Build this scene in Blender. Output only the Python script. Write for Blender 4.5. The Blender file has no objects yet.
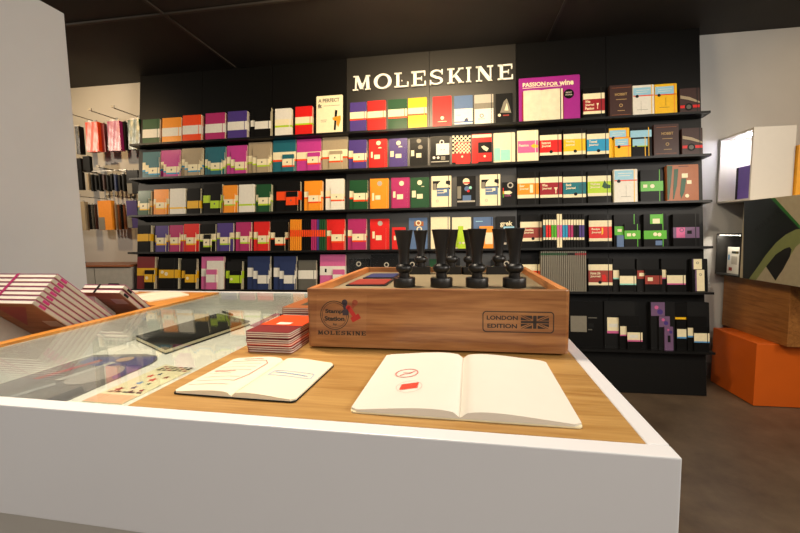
import bpy, bmesh, math, random
from mathutils import Vector, Matrix, Euler
random.seed(7)
SC = bpy.context.scene
COL = SC.collection
PI = math.pi
rad = math.radians

# ---------------------------------------------------------------- camera geometry
FOC = 383.36
PITCH, ROLL, YAW = rad(-4.87), rad(-.941), rad(8.557)
LEAN = rad(6.28)                 # the wall display leans back
CA = rad(-1.695)                 # counter turned a little against the wall
BA = rad(-.416)                  # wooden box on the counter
EYE = Vector((0, 0, 1.16))
_F = Vector((0, math.cos(PITCH), math.sin(PITCH)))
_R = Vector((1, 0, 0))
_U = Vector((0, -math.sin(PITCH), math.cos(PITCH)))
_R2 = _R*math.cos(ROLL)+_U*math.sin(ROLL)
_U2 = -_R*math.sin(ROLL)+_U*math.cos(ROLL)
RZ = Matrix.Rotation(YAW, 3, 'Z')
_F, _R2, _U2 = RZ@_F, RZ@_R2, RZ@_U2

def on_plane(x, y, P, n):
    d = _F*FOC+_R2*(x-400)-_U2*(y-266.5)
    return EYE+d*((Vector(P)-EYE).dot(n)/d.dot(n))
def at_z(x, y, z): return on_plane(x, y, (0, 0, z), Vector((0, 0, 1)))
def at_y(x, y, v): return on_plane(x, y, (0, v, 0), Vector((0, 1, 0)))
def at_x(x, y, v): return on_plane(x, y, (v, 0, 0), Vector((1, 0, 0)))

UB = Vector((0, 2.895, 0))       # foot of the display wall
UN = Vector((0, -math.cos(LEAN), math.sin(LEAN)))
UU = Vector((0, math.sin(LEAN), math.cos(LEAN)))
def on_unit(x, y, d):            # -> (x along wall, height along leaning panel)
    p = on_plane(x, y, UB+UN*d, UN)
    return p.x, (p-UB-UN*d).dot(UU)
MU = Matrix.Translation(UB)@Matrix.Rotation(-LEAN, 4, 'X')   # local x, -y out of the wall, z up the panel

# ---------------------------------------------------------------- materials
def lin(c):
    return tuple(((v/255)/12.92 if v/255 <= .04045 else ((v/255+.055)/1.055)**2.4) for v in c)+(1,)
_M = {}
def mat(name, rgb, rough=.5, var=.06, scale=30, metal=0, spec=.5, bump=0, coat=0, emit=0):
    if name in _M: return _M[name]
    m = bpy.data.materials.new(name); m.use_nodes = True; nt = m.node_tree; b = nt.nodes['Principled BSDF']
    b.inputs['Roughness'].default_value = rough; b.inputs['Metallic'].default_value = metal
    b.inputs['Specular IOR Level'].default_value = spec; b.inputs['Coat Weight'].default_value = coat
    b.inputs['Coat Roughness'].default_value = .22
    tc = nt.nodes.new('ShaderNodeTexCoord'); n = nt.nodes.new('ShaderNodeTexNoise'); n.inputs['Scale'].default_value = scale
    n.inputs['Detail'].default_value = 4
    nt.links.new(tc.outputs['Object'], n.inputs['Vector'])
    r = nt.nodes.new('ShaderNodeValToRGB'); c = lin(rgb)
    r.color_ramp.elements[0].position = .3; r.color_ramp.elements[1].position = .7
    r.color_ramp.elements[0].color = tuple(v*(1-var) for v in c[:3])+(1,)
    r.color_ramp.elements[1].color = tuple(min(1, v*(1+var)) for v in c[:3])+(1,)
    nt.links.new(n.outputs['Fac'], r.inputs['Fac']); nt.links.new(r.outputs['Color'], b.inputs['Base Color'])
    if emit:
        b.inputs['Emission Color'].default_value = c; b.inputs['Emission Strength'].default_value = emit
    if bump:
        bp = nt.nodes.new('ShaderNodeBump'); bp.inputs['Strength'].default_value = bump; bp.inputs['Distance'].default_value = .002
        nt.links.new(n.outputs['Fac'], bp.inputs['Height']); nt.links.new(bp.outputs['Normal'], b.inputs['Normal'])
    _M[name] = m
    return m
def wood(name, dark, light, axis='X', rough=.4, sc=1.0, coat=0):
    if name in _M: return _M[name]
    m = bpy.data.materials.new(name); m.use_nodes = True; nt = m.node_tree; b = nt.nodes['Principled BSDF']
    N = nt.nodes.new; L = nt.links.new
    tc = N('ShaderNodeTexCoord'); mp = N('ShaderNodeMapping')
    s = {'X': (1.6, 22, 22), 'Y': (22, 1.6, 22), 'Z': (22, 22, 1.6)}[axis]
    mp.inputs['Scale'].default_value = tuple(v*sc for v in s)
    L(tc.outputs['Object'], mp.inputs['Vector'])
    n = N('ShaderNodeTexNoise'); n.inputs['Scale'].default_value = 2.2; n.inputs['Detail'].default_value = 8; n.inputs['Distortion'].default_value = .6
    L(mp.outputs['Vector'], n.inputs['Vector'])
    n2 = N('ShaderNodeTexNoise'); n2.inputs['Scale'].default_value = 9; n2.inputs['Detail'].default_value = 6
    L(mp.outputs['Vector'], n2.inputs['Vector'])
    mx = N('ShaderNodeMix'); mx.inputs['Factor'].default_value = .35
    L(n.outputs['Fac'], mx.inputs[2]); L(n2.outputs['Fac'], mx.inputs[3])
    r = N('ShaderNodeValToRGB'); e = r.color_ramp.elements
    e[0].position = .36; e[0].color = lin(dark); e[1].position = .62; e[1].color = lin(light)
    L(mx.outputs[0], r.inputs['Fac']); L(r.outputs['Color'], b.inputs['Base Color'])
    b.inputs['Roughness'].default_value = rough; b.inputs['Coat Weight'].default_value = coat
    bp = N('ShaderNodeBump'); bp.inputs['Strength'].default_value = .15; bp.inputs['Distance'].default_value = .001
    L(mx.outputs[0], bp.inputs['Height']); L(bp.outputs['Normal'], b.inputs['Normal'])
    _M[name] = m
    return m
def clear(name, tint=(1, 1, 1), ior=1.45, rough=.0, fac=1.0):       # thin clear sheet: lets light through, mirrors at grazing angles
    if name in _M: return _M[name]
    m = bpy.data.materials.new(name); m.use_nodes = True; nt = m.node_tree; nt.nodes.clear()
    o = nt.nodes.new('ShaderNodeOutputMaterial'); t = nt.nodes.new('ShaderNodeBsdfTransparent'); g = nt.nodes.new('ShaderNodeBsdfGlossy')
    lw = nt.nodes.new('ShaderNodeLayerWeight'); lw.inputs['Blend'].default_value = .5
    x = nt.nodes.new('ShaderNodeMixShader'); pw = nt.nodes.new('ShaderNodeMath'); pw.operation = 'POWER'; pw.inputs[1].default_value = 5
    mu = nt.nodes.new('ShaderNodeMath'); mu.operation = 'MULTIPLY_ADD'; mu.use_clamp = True
    r0 = ((ior-1)/(ior+1))**2*fac; mu.inputs[1].default_value = min(1, fac)*(1-r0); mu.inputs[2].default_value = r0
    t.inputs['Color'].default_value = tint+(1,); g.inputs['Roughness'].default_value = rough
    nt.links.new(lw.outputs['Facing'], pw.inputs[0]); nt.links.new(pw.outputs[0], mu.inputs[0]); nt.links.new(mu.outputs[0], x.inputs[0])
    nt.links.new(t.outputs[0], x.inputs[1]); nt.links.new(g.outputs[0], x.inputs[2]); nt.links.new(x.outputs[0], o.inputs[0])
    _M[name] = m
    return m

PAL = {'dark green': (18, 74, 38), 'amber': (238, 146, 30), 'orange': (238, 72, 12), 'magenta': (172, 38, 100), 'purple': (72, 52, 125),
 'black': (12, 11, 10), 'white': (226, 222, 210), 'red': (215, 28, 24), 'teal': (28, 98, 112), 'orchid': (186, 56, 138), 'taupe': (165, 148, 120),
 'yellow': (240, 188, 20), 'lime': (176, 208, 36), 'cream': (236, 224, 186), 'cyan': (36, 148, 196), 'pale blue': (150, 200, 222), 'brown': (60, 36, 32),
 'dark red': (118, 22, 28), 'navy': (36, 50, 92), 'grey': (92, 90, 82), 'pink': (206, 98, 150), 'mint': (150, 214, 196), 'charcoal': (25, 25, 25),
 'slate blue': (84, 110, 150), 'bright green': (84, 172, 36), 'rust': (150, 56, 44), 'copper': (160, 92, 48), 'lilac': (112, 84, 118), 'blue': (40, 80, 150),
 'mid grey': (128, 122, 108), 'pale grey': (178, 172, 158), 'wine red': (150, 22, 34), 'violet': (150, 30, 130), 'deep teal': (10, 112, 124), 'page': (222, 212, 180),
 'golden': (226, 172, 24), 'gold': (170, 140, 90), 'strap black': (14, 13, 12), 'olive': (60, 62, 50), 'sky': (90, 150, 200)}
def pm(c):
    coat = {'page': 0, 'black': .06, 'charcoal': .10, 'white': .15, 'cream': .15}.get(c, .17)
    return mat(c.replace(' ', '_')+'_paper', PAL[c], rough=.5, spec=.12 if c in ('black', 'charcoal') else .3, var=.04, scale=60, coat=coat)

# ---------------------------------------------------------------- mesh building
class MB:
    def __init__(s): s.v = []; s.f = []; s.m = []; s.mats = []; s.sm = []
    def mi(s, m):
        if m not in s.mats: s.mats.append(m)
        return s.mats.index(m)
    def add(s, vs, fs, m, smooth=False):
        k = len(s.v); s.v += [tuple(v) for v in vs]; i = s.mi(m)
        for f in fs: s.f.append(tuple(k+j for j in f)); s.m.append(i); s.sm.append(smooth)
    def box(s, x0, x1, y0, y1, z0, z1, m, T=None):
        x0, x1 = sorted((x0, x1)); y0, y1 = sorted((y0, y1)); z0, z1 = sorted((z0, z1))
        vs = [(x0, y0, z0), (x1, y0, z0), (x1, y1, z0), (x0, y1, z0), (x0, y0, z1), (x1, y0, z1), (x1, y1, z1), (x0, y1, z1)]
        if T is not None: vs = [T@Vector(v) for v in vs]
        s.add(vs, [(0, 3, 2, 1), (4, 5, 6, 7), (0, 1, 5, 4), (1, 2, 6, 5), (2, 3, 7, 6), (3, 0, 4, 7)], m)
    def prism(s, pts, f0, f1, m, T=None):        # polygon pts (2D) extruded; f0/f1 map a 2D point to 3D (back, front), pts ccw seen from front
        n = len(pts)
        vs = [f0(p) for p in pts]+[f1(p) for p in pts]
        if T is not None: vs = [T@Vector(v) for v in vs]
        fs = [tuple(range(n-1, -1, -1)), tuple(range(n, 2*n))]
        fs += [(i, (i+1) % n, n+(i+1) % n, n+i) for i in range(n)]
        s.add(vs, fs, m)
    def lathe(s, prof, m, seg=32, c=(0, 0)):
        vs = []; fs = []; n = len(prof)
        for i in range(seg):
            a = 2*PI*i/seg
            for r, z in prof: vs.append((c[0]+r*math.cos(a), c[1]+r*math.sin(a), z))
        for i in range(seg):
            j = (i+1) % seg
            for k in range(n-1): fs.append((i*n+k, j*n+k, j*n+k+1, i*n+k+1))
        fs.append(tuple(i*n+n-1 for i in range(seg))); fs.append(tuple(i*n for i in range(seg-1, -1, -1)))
        s.add(vs, fs, m, True)
    def build(s, name, parent=None, M=None, bevel=0, seg=2):
        me = bpy.data.meshes.new(name); me.from_pydata(s.v, [], s.f); me.update()
        for m in s.mats: me.materials.append(m)
        me.polygons.foreach_set('material_index', s.m); me.polygons.foreach_set('use_smooth', s.sm)
        o = bpy.data.objects.new(name, me); COL.objects.link(o)
        if M is not None: o.matrix_world = M
        if parent is not None: o.parent = parent
        if bevel:
            b = o.modifiers.new('bevel', 'BEVEL'); b.width = bevel; b.segments = seg; b.limit_method = 'ANGLE'
        if any(s.sm):
            o.modifiers.new('n', 'WEIGHTED_NORMAL') if False else None
        return o
def tag(o, label=None, cat=None, group=None, kind=None):
    if label: o['label'] = label
    if cat: o['category'] = cat
    if group: o['group'] = group
    if kind: o['kind'] = kind
    return o
def empty(name, M=None, label=None, cat=None, group=None):
    o = bpy.data.objects.new(name, None); COL.objects.link(o); o.empty_display_size = .05
    if M is not None: o.matrix_world = M
    return tag(o, label, cat, group)
def structure(o): o['kind'] = 'structure'; return o

# frames: F3(p2, depth) for a face whose 2D axes are local x, z and whose outward normal is -y
def rounded(x0, x1, y0, y1, r, n=4, corners=(1, 1, 1, 1)):
    pts = []
    for k, (cx, cy, a0) in enumerate(((x1-r, y0+r, -90), (x1-r, y1-r, 0), (x0+r, y1-r, 90), (x0+r, y0+r, 180))):
        if corners[k] and r > 0:
            for i in range(n+1):
                a = rad(a0+90*i/n); pts.append((cx+r*math.cos(a), cy+r*math.sin(a)))
        else:
            pts.append(((x1, y0), (x1, y1), (x0, y1), (x0, y0))[k])
    return pts
def disc(cx, cy, rx, ry=None, n=20, a0=0, a1=360):
    ry = rx if ry is None else ry
    return [(cx+rx*math.cos(rad(a0+(a1-a0)*i/n)), cy+ry*math.sin(rad(a0+(a1-a0)*i/n))) for i in range(n)]
def decal(mb, pts, d0, d1, m):           # face looks along -y
    mb.prism(pts, lambda p: (p[0], -d0, p[1]), lambda p: (p[0], -d1, p[1]), m)
def ring(mb, cx, cy, r0, r1, d0, d1, m, n=32, asp=1):
    for i in range(n):
        a, b = 2*PI*i/n, 2*PI*(i+1)/n
        pts = [(cx+r0*math.cos(a), cy+asp*r0*math.sin(a)), (cx+r1*math.cos(a), cy+asp*r1*math.sin(a)), (cx+r1*math.cos(b), cy+asp*r1*math.sin(b)), (cx+r0*math.cos(b), cy+asp*r0*math.sin(b))]
        decal(mb, pts, d0, d1, m)

# lettering from the built-in sans face
_T = {}
def text_geo(body, bold=0):
    k = (body, bold)
    if k in _T: return _T[k]
    c = bpy.data.curves.new('lettering', 'FONT'); c.body = body; c.resolution_u = 3; c.offset = bold; c.size = 1
    o = bpy.data.objects.new('lettering', c); COL.objects.link(o)
    dg = bpy.context.evaluated_depsgraph_get()
    me = bpy.data.meshes.new_from_object(o.evaluated_get(dg))
    vs = [v.co.copy() for v in me.vertices]; fs = [tuple(p.vertices) for p in me.polygons]
    bpy.data.objects.remove(o); bpy.data.curves.remove(c); bpy.data.meshes.remove(me)
    x0 = min(v.x for v in vs); x1 = max(v.x for v in vs); y0 = min(v.y for v in vs); y1 = max(v.y for v in vs)
    _T[k] = ([((v.x-x0)/(x1-x0), (v.y-y0)/(y1-y0)) for v in vs], fs, (x1-x0)/(y1-y0))
    return _T[k]
def text(mb, body, x0, x1, y0, y1, d, m, bold=0, shear=0):
    vs, fs, asp = text_geo(body, bold)
    mb.add([(x0+(x1-x0)*u+shear*(y1-y0)*v, -d, y0+(y1-y0)*v) for u, v in vs], fs, m)

# serif capitals drawn stroke by stroke
def bx(a, b, c, d): return [(a, c), (b, c), (b, d), (a, d)]
def ln(xa, ya, xb, yb, t):
    if ya > yb: xa, ya, xb, yb = xb, yb, xa, ya
    return [(xa-t/2, ya), (xa+t/2, ya), (xb+t/2, yb), (xb-t/2, yb)]
def s_strokes():
    out = []; P = []
    for i in range(29):
        t = i/28
        if t < .5:
            a = rad(20+t*2*250); P.append((.5+.33*math.cos(a), .745+.205*math.sin(a), .055+.05*t*2))
        else:
            a = rad(90-(t-.5)*2*250); P.append((.5+.36*math.cos(a), .26+.21*math.sin(a), .105-.05*(t-.5)*2))
    for a, b in zip(P, P[1:]):
        dx, dy = b[0]-a[0], b[1]-a[1]; l = math.hypot(dx, dy) or 1; nx, ny = -dy/l, dx/l
        q = [(a[0]+nx*a[2], a[1]+ny*a[2]*.75), (b[0]+nx*b[2], b[1]+ny*b[2]*.75), (b[0]-nx*b[2], b[1]-ny*b[2]*.75), (a[0]-nx*a[2], a[1]-ny*a[2]*.75)]
        out.append(q[::-1])
    out += [bx(.84, .93, .68, 1.0), bx(.07, .16, 0, .33)]
    return out
def o_strokes():
    out = []; n = 28
    for i in range(n):
        a, b = 2*PI*i/n, 2*PI*(i+1)/n
        f = lambda r, q, t: (.5+r*math.cos(t), .5+q*math.sin(t))
        out.append([f(.31, .41, a), f(.5, .52, a), f(.5, .52, b), f(.31, .41, b)])
    return out
GL = {
 'M': [ln(.15, 0, .19, 1, .08), ln(.5, .08, .23, 1, .19), ln(.5, .08, .80, 1, .08), ln(.86, 0, .81, 1, .17), bx(0, .31, 0, .08), bx(.69, 1, 0, .08), bx(.04, .3, .92, 1), bx(.73, .97, .92, 1)],
 'O': o_strokes(),
 'L': [bx(.14, .34, 0, 1), bx(0, .95, 0, .1), bx(.87, .96, 0, .34), bx(0, .5, .92, 1)],
 'E': [bx(.14, .34, 0, 1), bx(0, .93, .9, 1), bx(0, .96, 0, .1), bx(.3, .7, .45, .55), bx(.85, .93, .68, 1), bx(.88, .97, 0, .32), bx(.65, .71, .36, .64)],
 'S': s_strokes(),
 'K': [bx(.12, .31, 0, 1), ln(.36, .42, .82, 1, .1), ln(.84, 0, .47, .56, .22), bx(0, .44, 0, .08), bx(0, .44, .92, 1), bx(.66, .98, .92, 1), bx(.66, 1, 0, .08)],
 'I': [bx(.26, .74, 0, 1), bx(0, 1, 0, .08), bx(0, 1, .92, 1)],
 'N': [bx(.13, .22, 0, 1), bx(.8, .89, 0, 1), ln(.84, 0, .18, 1, .24), bx(0, .36, 0, .08), bx(.64, 1, .92, 1), bx(0, .3, .92, 1)],
}
WID = {'M': 118, 'O': 118, 'L': 98, 'E': 100, 'S': 100, 'K': 112, 'I': 36, 'N': 112}
def word(mb, s, x0, x1, y0, y1, d0, d1, m, gap=24, bold=0):
    tot = sum(WID[c] for c in s)+gap*(len(s)-1); k = (x1-x0)/tot; x = x0
    for c in s:
        for q in GL[c]:
            decal(mb, [(x+WID[c]*k*u, y0+(y1-y0)*v) for u, v in q], d0, d1, m)
            if bold: decal(mb, [(x+WID[c]*k*u+bold*(y1-y0), y0+(y1-y0)*v+bold*.5*(y1-y0)) for u, v in q], d0, d1+.00003, m)
        x += (WID[c]+gap)*k

# ================================================================= THE ROOM
CEIL, BACK = 2.60, 3.30
white_wall = mat('painted_wall', (200, 198, 194), rough=.75, var=.02, scale=6)
cream_wall = white_wall
def slab_obj(name, x0, x1, y0, y1, z0, z1, m):
    b = MB(); b.box(x0, x1, y0, y1, z0, z1, m); return structure(b.build(name))
# polished concrete
mf = bpy.data.materials.new('polished_concrete'); mf.use_nodes = True
nt = mf.node_tree; b_ = nt.nodes['Principled BSDF']
tc = nt.nodes.new('ShaderNodeTexCoord'); n1 = nt.nodes.new('ShaderNodeTexNoise'); n1.inputs['Scale'].default_value = 3.5; n1.inputs['Detail'].default_value = 10
n1.inputs['Roughness'].default_value = .7
nt.links.new(tc.outputs['Object'], n1.inputs['Vector'])
rp = nt.nodes.new('ShaderNodeValToRGB'); rp.color_ramp.elements[0].color = lin((84, 68, 52)); rp.color_ramp.elements[1].color = lin((116, 98, 78))
rp.color_ramp.elements[0].position = .35; rp.color_ramp.elements[1].position = .68
nt.links.new(n1.outputs['Fac'], rp.inputs['Fac'])
vo = nt.nodes.new('ShaderNodeTexNoise'); vo.inputs['Scale'].default_value = 22; vo.inputs['Detail'].default_value = 3; vo.inputs['Distortion'].default_value = 1.5
nt.links.new(tc.outputs['Object'], vo.inputs['Vector'])
r2 = nt.nodes.new('ShaderNodeValToRGB'); r2.color_ramp.elements[0].position = .70; r2.color_ramp.elements[1].position = .76
r2.color_ramp.elements[0].color = (0, 0, 0, 1); r2.color_ramp.elements[1].color = (.4, .4, .4, 1)
nt.links.new(vo.outputs['Fac'], r2.inputs['Fac'])
mx = nt.nodes.new('ShaderNodeMix'); mx.data_type = 'RGBA'
nt.links.new(r2.outputs['Color'], mx.inputs[0]); nt.links.new(rp.outputs['Color'], mx.inputs[6]); mx.inputs[7].default_value = lin((120, 105, 85))
nt.links.new(mx.outputs[2], b_.inputs['Base Color']); b_.inputs['Roughness'].default_value = .42
slab_obj('floor', -5.5, 4.5, -3, BACK+.1, -.1, 0, mf)
dark_ceiling = mat('dark_ceiling', (34, 30, 27), rough=.7, var=.2, scale=3)
slab_obj('ceiling', -5.5, 4.5, -3, BACK+.1, CEIL, CEIL+.1, dark_ceiling)
slab_obj('wall_back', -5.5, 4.5, BACK, BACK+.1, 0, CEIL, white_wall)
slab_obj('wall_right', 4.4, 4.5, -3, BACK, 0, CEIL, white_wall)
slab_obj('wall_left', -5.5, -5.4, -3, BACK, 0, CEIL, white_wall)
slab_obj('baseboard_back', 1.74, 4.4, BACK-.015, BACK, 0, .1, mat('painted_skirting', (150, 148, 144), rough=.6))
# shallow dark beams on the ceiling
beam = mat('dark_beam', (30, 27, 25), rough=.55, var=.1)
Pb = at_z(70, 23, CEIL); slab_obj('trim_1', -5.4, 4.4, Pb.y, Pb.y+.02, CEIL-.012, CEIL, mat('beam_edge', (48, 42, 36), rough=.6))
Pb2 = at_z(195, 37, CEIL); slab_obj('trim_2', Pb2.x-.01, Pb2.x+.01, .5, BACK-.15, CEIL-.01, CEIL, mat('beam_edge', (48, 42, 36)))
Pb3 = at_z(560, 12, CEIL); slab_obj('trim_3', Pb3.x-.008, Pb3.x+.008, .5, BACK-.15, CEIL-.01, CEIL, beam)
# white partition standing at the left
b = MB(); b.box(-1.98, -1.9, -2.2, 1.715, 0, 2.262, mat('partition_paint', (206, 206, 204), rough=.6, var=.02, scale=5))
structure(b.build('wall_partition', bevel=.004))

# ================================================================= DISPLAY WALL
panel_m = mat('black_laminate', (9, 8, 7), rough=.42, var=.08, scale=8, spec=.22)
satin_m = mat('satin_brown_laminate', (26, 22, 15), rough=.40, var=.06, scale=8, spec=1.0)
shelf_m = mat('black_steel', (12, 11, 10), rough=.4, spec=.3, var=.1)
UX0, UX1 = -2.80, 1.728
unit = empty('shelving_wall', MU, 'black leaning shelving wall with six long shelves full of notebooks', 'shelving')
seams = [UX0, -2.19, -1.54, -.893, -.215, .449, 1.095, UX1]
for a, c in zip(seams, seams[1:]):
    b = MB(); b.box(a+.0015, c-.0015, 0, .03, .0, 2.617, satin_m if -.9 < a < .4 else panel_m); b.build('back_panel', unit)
b = MB(); b.box(UX0+.01, UX1-.01, .03, .036, 0, 2.60, shelf_m); b.build('backing', unit)
SV = [1.975, 1.678, 1.356, 1.038, .721, .312]
for i, v in enumerate(SV):
    b = MB(); b.box(UX0-.005, UX1+.005, -.095, -.0005, v-.016, v, shelf_m); b.build('shelf', unit)
b = MB(); b.box(UX0, UX1-.02, -.035, -.0005, .0, SV[5]-.017, mat('black_plinth', (13, 12, 10), rough=.5, spec=.25)); b.build('plinth', unit)

# sign: nine separate letters standing off the panel
sign = empty('shop_sign', MU@Matrix.Translation((0, 0, 0)), 'large cream raised letters spelling the shop name on the black wall', 'sign')
sg = mat('cream_letter', (250, 246, 232), rough=.4, var=.01)
SL = [('M', 352.8, 370.5), ('O', 373.8, 391.5), ('L', 394.3, 409), ('E', 411.3, 426.3), ('S', 428.8, 443.8), ('K', 447.2, 463.9), ('I', 466, 471.3), ('N', 476, 493.3), ('E', 497.8, 513.6)]
va = on_unit(361, 90, .02)[1]; vb = on_unit(505, 79.6, .02)[1]; vc = on_unit(361, 75.6, .02)[1]; vd = on_unit(505, 64, .02)[1]
v0, v1 = (va+vb)/2, (vc+vd)/2
for ch, xa, xb in SL:
    X0, X1 = on_unit(xa, 80, .02)[0], on_unit(xb, 80, .02)[0]
    b = MB()
    for q in GL[ch]: decal(b, [(X0+(X1-X0)*u, v0+(v1-v0)*w) for u, w in q], .008, .02, sg)
    b.box((X0+X1)/2-.004, (X0+X1)/2+.004, -.009, -.0003, (v0+v1)/2-.004, (v0+v1)/2+.004, sg) if ch != 'O' else b.box(X0+.01, X0+.018, -.009, -.0003, (v0+v1)/2-.004, (v0+v1)/2+.004, sg)
    b.build('letter', sign)

# ================================================================= WHAT STANDS ON THE SHELVES
ROWN = ['top shelf', 'second shelf', 'third shelf', 'fourth shelf', 'fifth shelf', 'bottom shelf']
REG = []      # (object, description, row, x)
def notebook_meshes(root, w, h, t, c, strap=None, spine='l'):
    """cover, page block and elastic; local x right, z up, front at y=-t, back at y=0"""
    bt = min(.0014, t*.2); r = min(.006, w*.08)
    m = pm(c); b = MB()
    pts = rounded(0, w, 0, h, r, 3, (1, 1, 0, 0))
    decal(b, pts, 0, bt, m); decal(b, pts, t-bt, t, m)
    b.box(0, bt, -t+bt, -bt, 0, h, m)
    b.build('cover', root)
    p = MB(); p.box(bt, w-.001, -t+bt, -bt, .002, h-.002, pm('page')); p.build('pages', root)
    if strap is not None:
        sx, sc = strap
        s = MB(); s.box(sx-.0024, sx+.0024, -t-.00138, -t-.00095, 0, h, pm(sc)); s.build('elastic_band', root)
DEPTH = {}
def put(row, crop, x0, x1, top, col, segs=None, strap='auto', prints=(), txt=(), kind='notebook', desc=None, t=.015, d0=.004, copies=0,
        bandx=None, name=None, bot=None, cat=None):
    """one upright item; x0,x1,top and band rows are read off a crop (ox, oy, k)"""
    ox, oy, k = crop
    X = lambda x: ox+x*k
    Y = lambda y: oy+y*k
    d = d0+t; xc = (x0+x1)/2
    yb = None
    v0 = SV[row]
    ymid = Y(top)+(14 if row < 5 else 22)
    xa, _ = on_unit(X(x0), ymid, d); xb, _ = on_unit(X(x1), ymid, d)
    _, vt = on_unit(X(xc), Y(top), d)
    w, h = xb-xa, vt-v0
    def loc(x, y):
        px, pv = on_unit(X(x), Y(y), d); return px-xa, pv-v0
    M = MU@Matrix.Translation((xa, -d0, v0))
    root = empty(name or kind.replace(' ', '_'), M)
    if kind in ('notebook', 'journal', 'planner', 'book'):
        if strap == 'auto': strap = (.87, 'strap black' if kind == 'journal' else col)
        st = (w*strap[0], strap[1]) if strap else None
        notebook_meshes(root, w, h, t, col, st)
    elif kind == 'wrapped package' or kind == 'box set':
        b = MB(); b.box(0, w, -t, 0, 0, h, pm(col)); b.build('body', root, bevel=.001)
        b = MB(); b.box(-.001, w+.001, -t-.001, -t-.0004, -.0, h+.004, clear('shrink_wrap', (.97, .97, .97), 1.35, .08, 1.0)); b.build('wrapper', root)
    else:
        b = MB(); decal(b, rounded(0, w, 0, h, .008 if w > .1 else .003, 4), 0, t, pm(col)); b.build('panel', root)
    if segs:
        b = MB(); xs = bandx or (x0, x1)
        bx0 = -.0005 if bandx is None else loc(xs[0], top)[0]; bx1 = w+.0005 if bandx is None else loc(xs[1], top)[0]
        bx0 = max(bx0, -.0005); bx1 = min(bx1, w+.0005)
        for (ya, yb_, c) in segs:
            _, va = loc(xc, ya); _, vb = loc(xc, yb_)
            b.box(bx0, bx1, -t-.0009, -t-.0001, max(vb, .0005), min(va, h-.0005), pm(c))
            if bandx is None: b.box(w-.0001, w+.0006, -t-.0009, 0, max(vb, .0005), min(va, h-.0005), pm(c))
        b.build('paper_band', root)
    if prints:
        b = MB(); e = t+.0010
        for pr in prints:
            if pr[0] == 'r':
                xa_ = loc(pr[1], pr[2])[0]; xb_ = loc(pr[3], pr[4])[0]; vt_ = loc((pr[1]+pr[3])/2, pr[2])[1]; vb_ = loc((pr[1]+pr[3])/2, pr[4])[1]
                xa_, xb_ = max(.0005, xa_), min(w-.0005, xb_); vb_ = max(.0005, vb_); vt_ = min(h-.0005, vt_)
                if xb_ > xa_ and vt_ > vb_: b.box(xa_, xb_, -e-.0003, -e, vb_, vt_, pm(pr[5]))
            elif pr[0] == 'd':
                cx, cv = loc(pr[1], pr[2]); rr = abs(loc(pr[1]+pr[3], pr[2])[0]-cx)
                decal(b, disc(cx, cv, rr, rr, 16), e, e+.0003, pm(pr[4]))
            elif pr[0] == 'o':
                cx, cv = loc(pr[1], pr[2]); rr = abs(loc(pr[1]+pr[3], pr[2])[0]-cx)
                ring(b, cx, cv, rr*.6, rr, e, e+.0003, pm(pr[4]), 16)
            elif pr[0] == 'p':
                pts = [loc(px, py) for px, py in pr[1]]
                pts = [(min(max(a, .0005), w-.0005), min(max(c2, .0005), h-.0005)) for a, c2 in pts]
                ar = sum(pts[i][0]*pts[(i+1) % len(pts)][1]-pts[(i+1) % len(pts)][0]*pts[i][1] for i in range(len(pts)))
                if ar < 0: pts = pts[::-1]
                decal(b, pts, e, e+.0003, pm(pr[2]))
            e += .00008
        b.build('cover_print', root)
    if txt:
        b = MB(); e = t+.0024
        for (s, tx0, tx1, ty0, ty1, c) in txt:
            xa_ = loc(tx0, ty0)[0]; xb_ = loc(tx1, ty1)[0]; vt_ = loc((tx0+tx1)/2, ty0)[1]; vb_ = loc((tx0+tx1)/2, ty1)[1]
            if s.startswith('#'): word(b, s[1:], xa_, xb_, vb_, vt_, e-.0004, e, pm(c))
            else: text(b, s, xa_, xb_, vb_, vt_, e, pm(c), bold=.03)
        b.build('lettering', root)
    kind_word = kind
    if desc is None:
        desc = col+' '+kind
        if segs:
            cs = []
            for s_ in segs:
                if s_[2] not in cs: cs.append(s_[2])
            desc += ' with '+cs[0]+' band'+((' edged '+cs[1]) if len(cs) > 1 else '')
    root['category'] = cat or {'wrapped package': 'package', 'display card': 'sign'}.get(kind, kind)
    REG.append((root, desc, row, xa+w/2, None))
    for i in range(copies):
        pass
    root['_t'] = t
    return root
def copies_behind(root, n, t):
    """plain copies of a facing standing between it and the panel"""
    for i in range(n):
        c = root.copy(); COL.objects.link(c)
        for ch in root.children:
            if ch.name.split('.')[0] in ('cover', 'pages', 'paper_band', 'elastic_band'):
                q = ch.copy(); COL.objects.link(q); q.parent = c
        c.matrix_world = root.matrix_world@Matrix.Translation((0, (i+1)*(t+.0015), 0))
        for j, (o, de, row, x, _) in enumerate(list(REG)):
            if o == root: REG.append((c, de, row, x, i+1)); break
SL_ = []
def W(s): return s
def nb(row, crop, x0, x1, top, col, segs=None, n=1, **kw):
    t = kw.pop('t', .014)
    r = put(row, crop, x0, x1, top, col, segs, t=t, d0=kw.pop('d0', .004)+n*(t+.0015), **kw)
    if n: copies_behind(r, n, t)
    return r
def band(a, b, stripe=None, c='cream', sh=.2):
    if stripe is None: return [(a, b, c)]
    m = b-(b-a)*sh
    return [(a, m, c), (m, b, stripe)]
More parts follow.
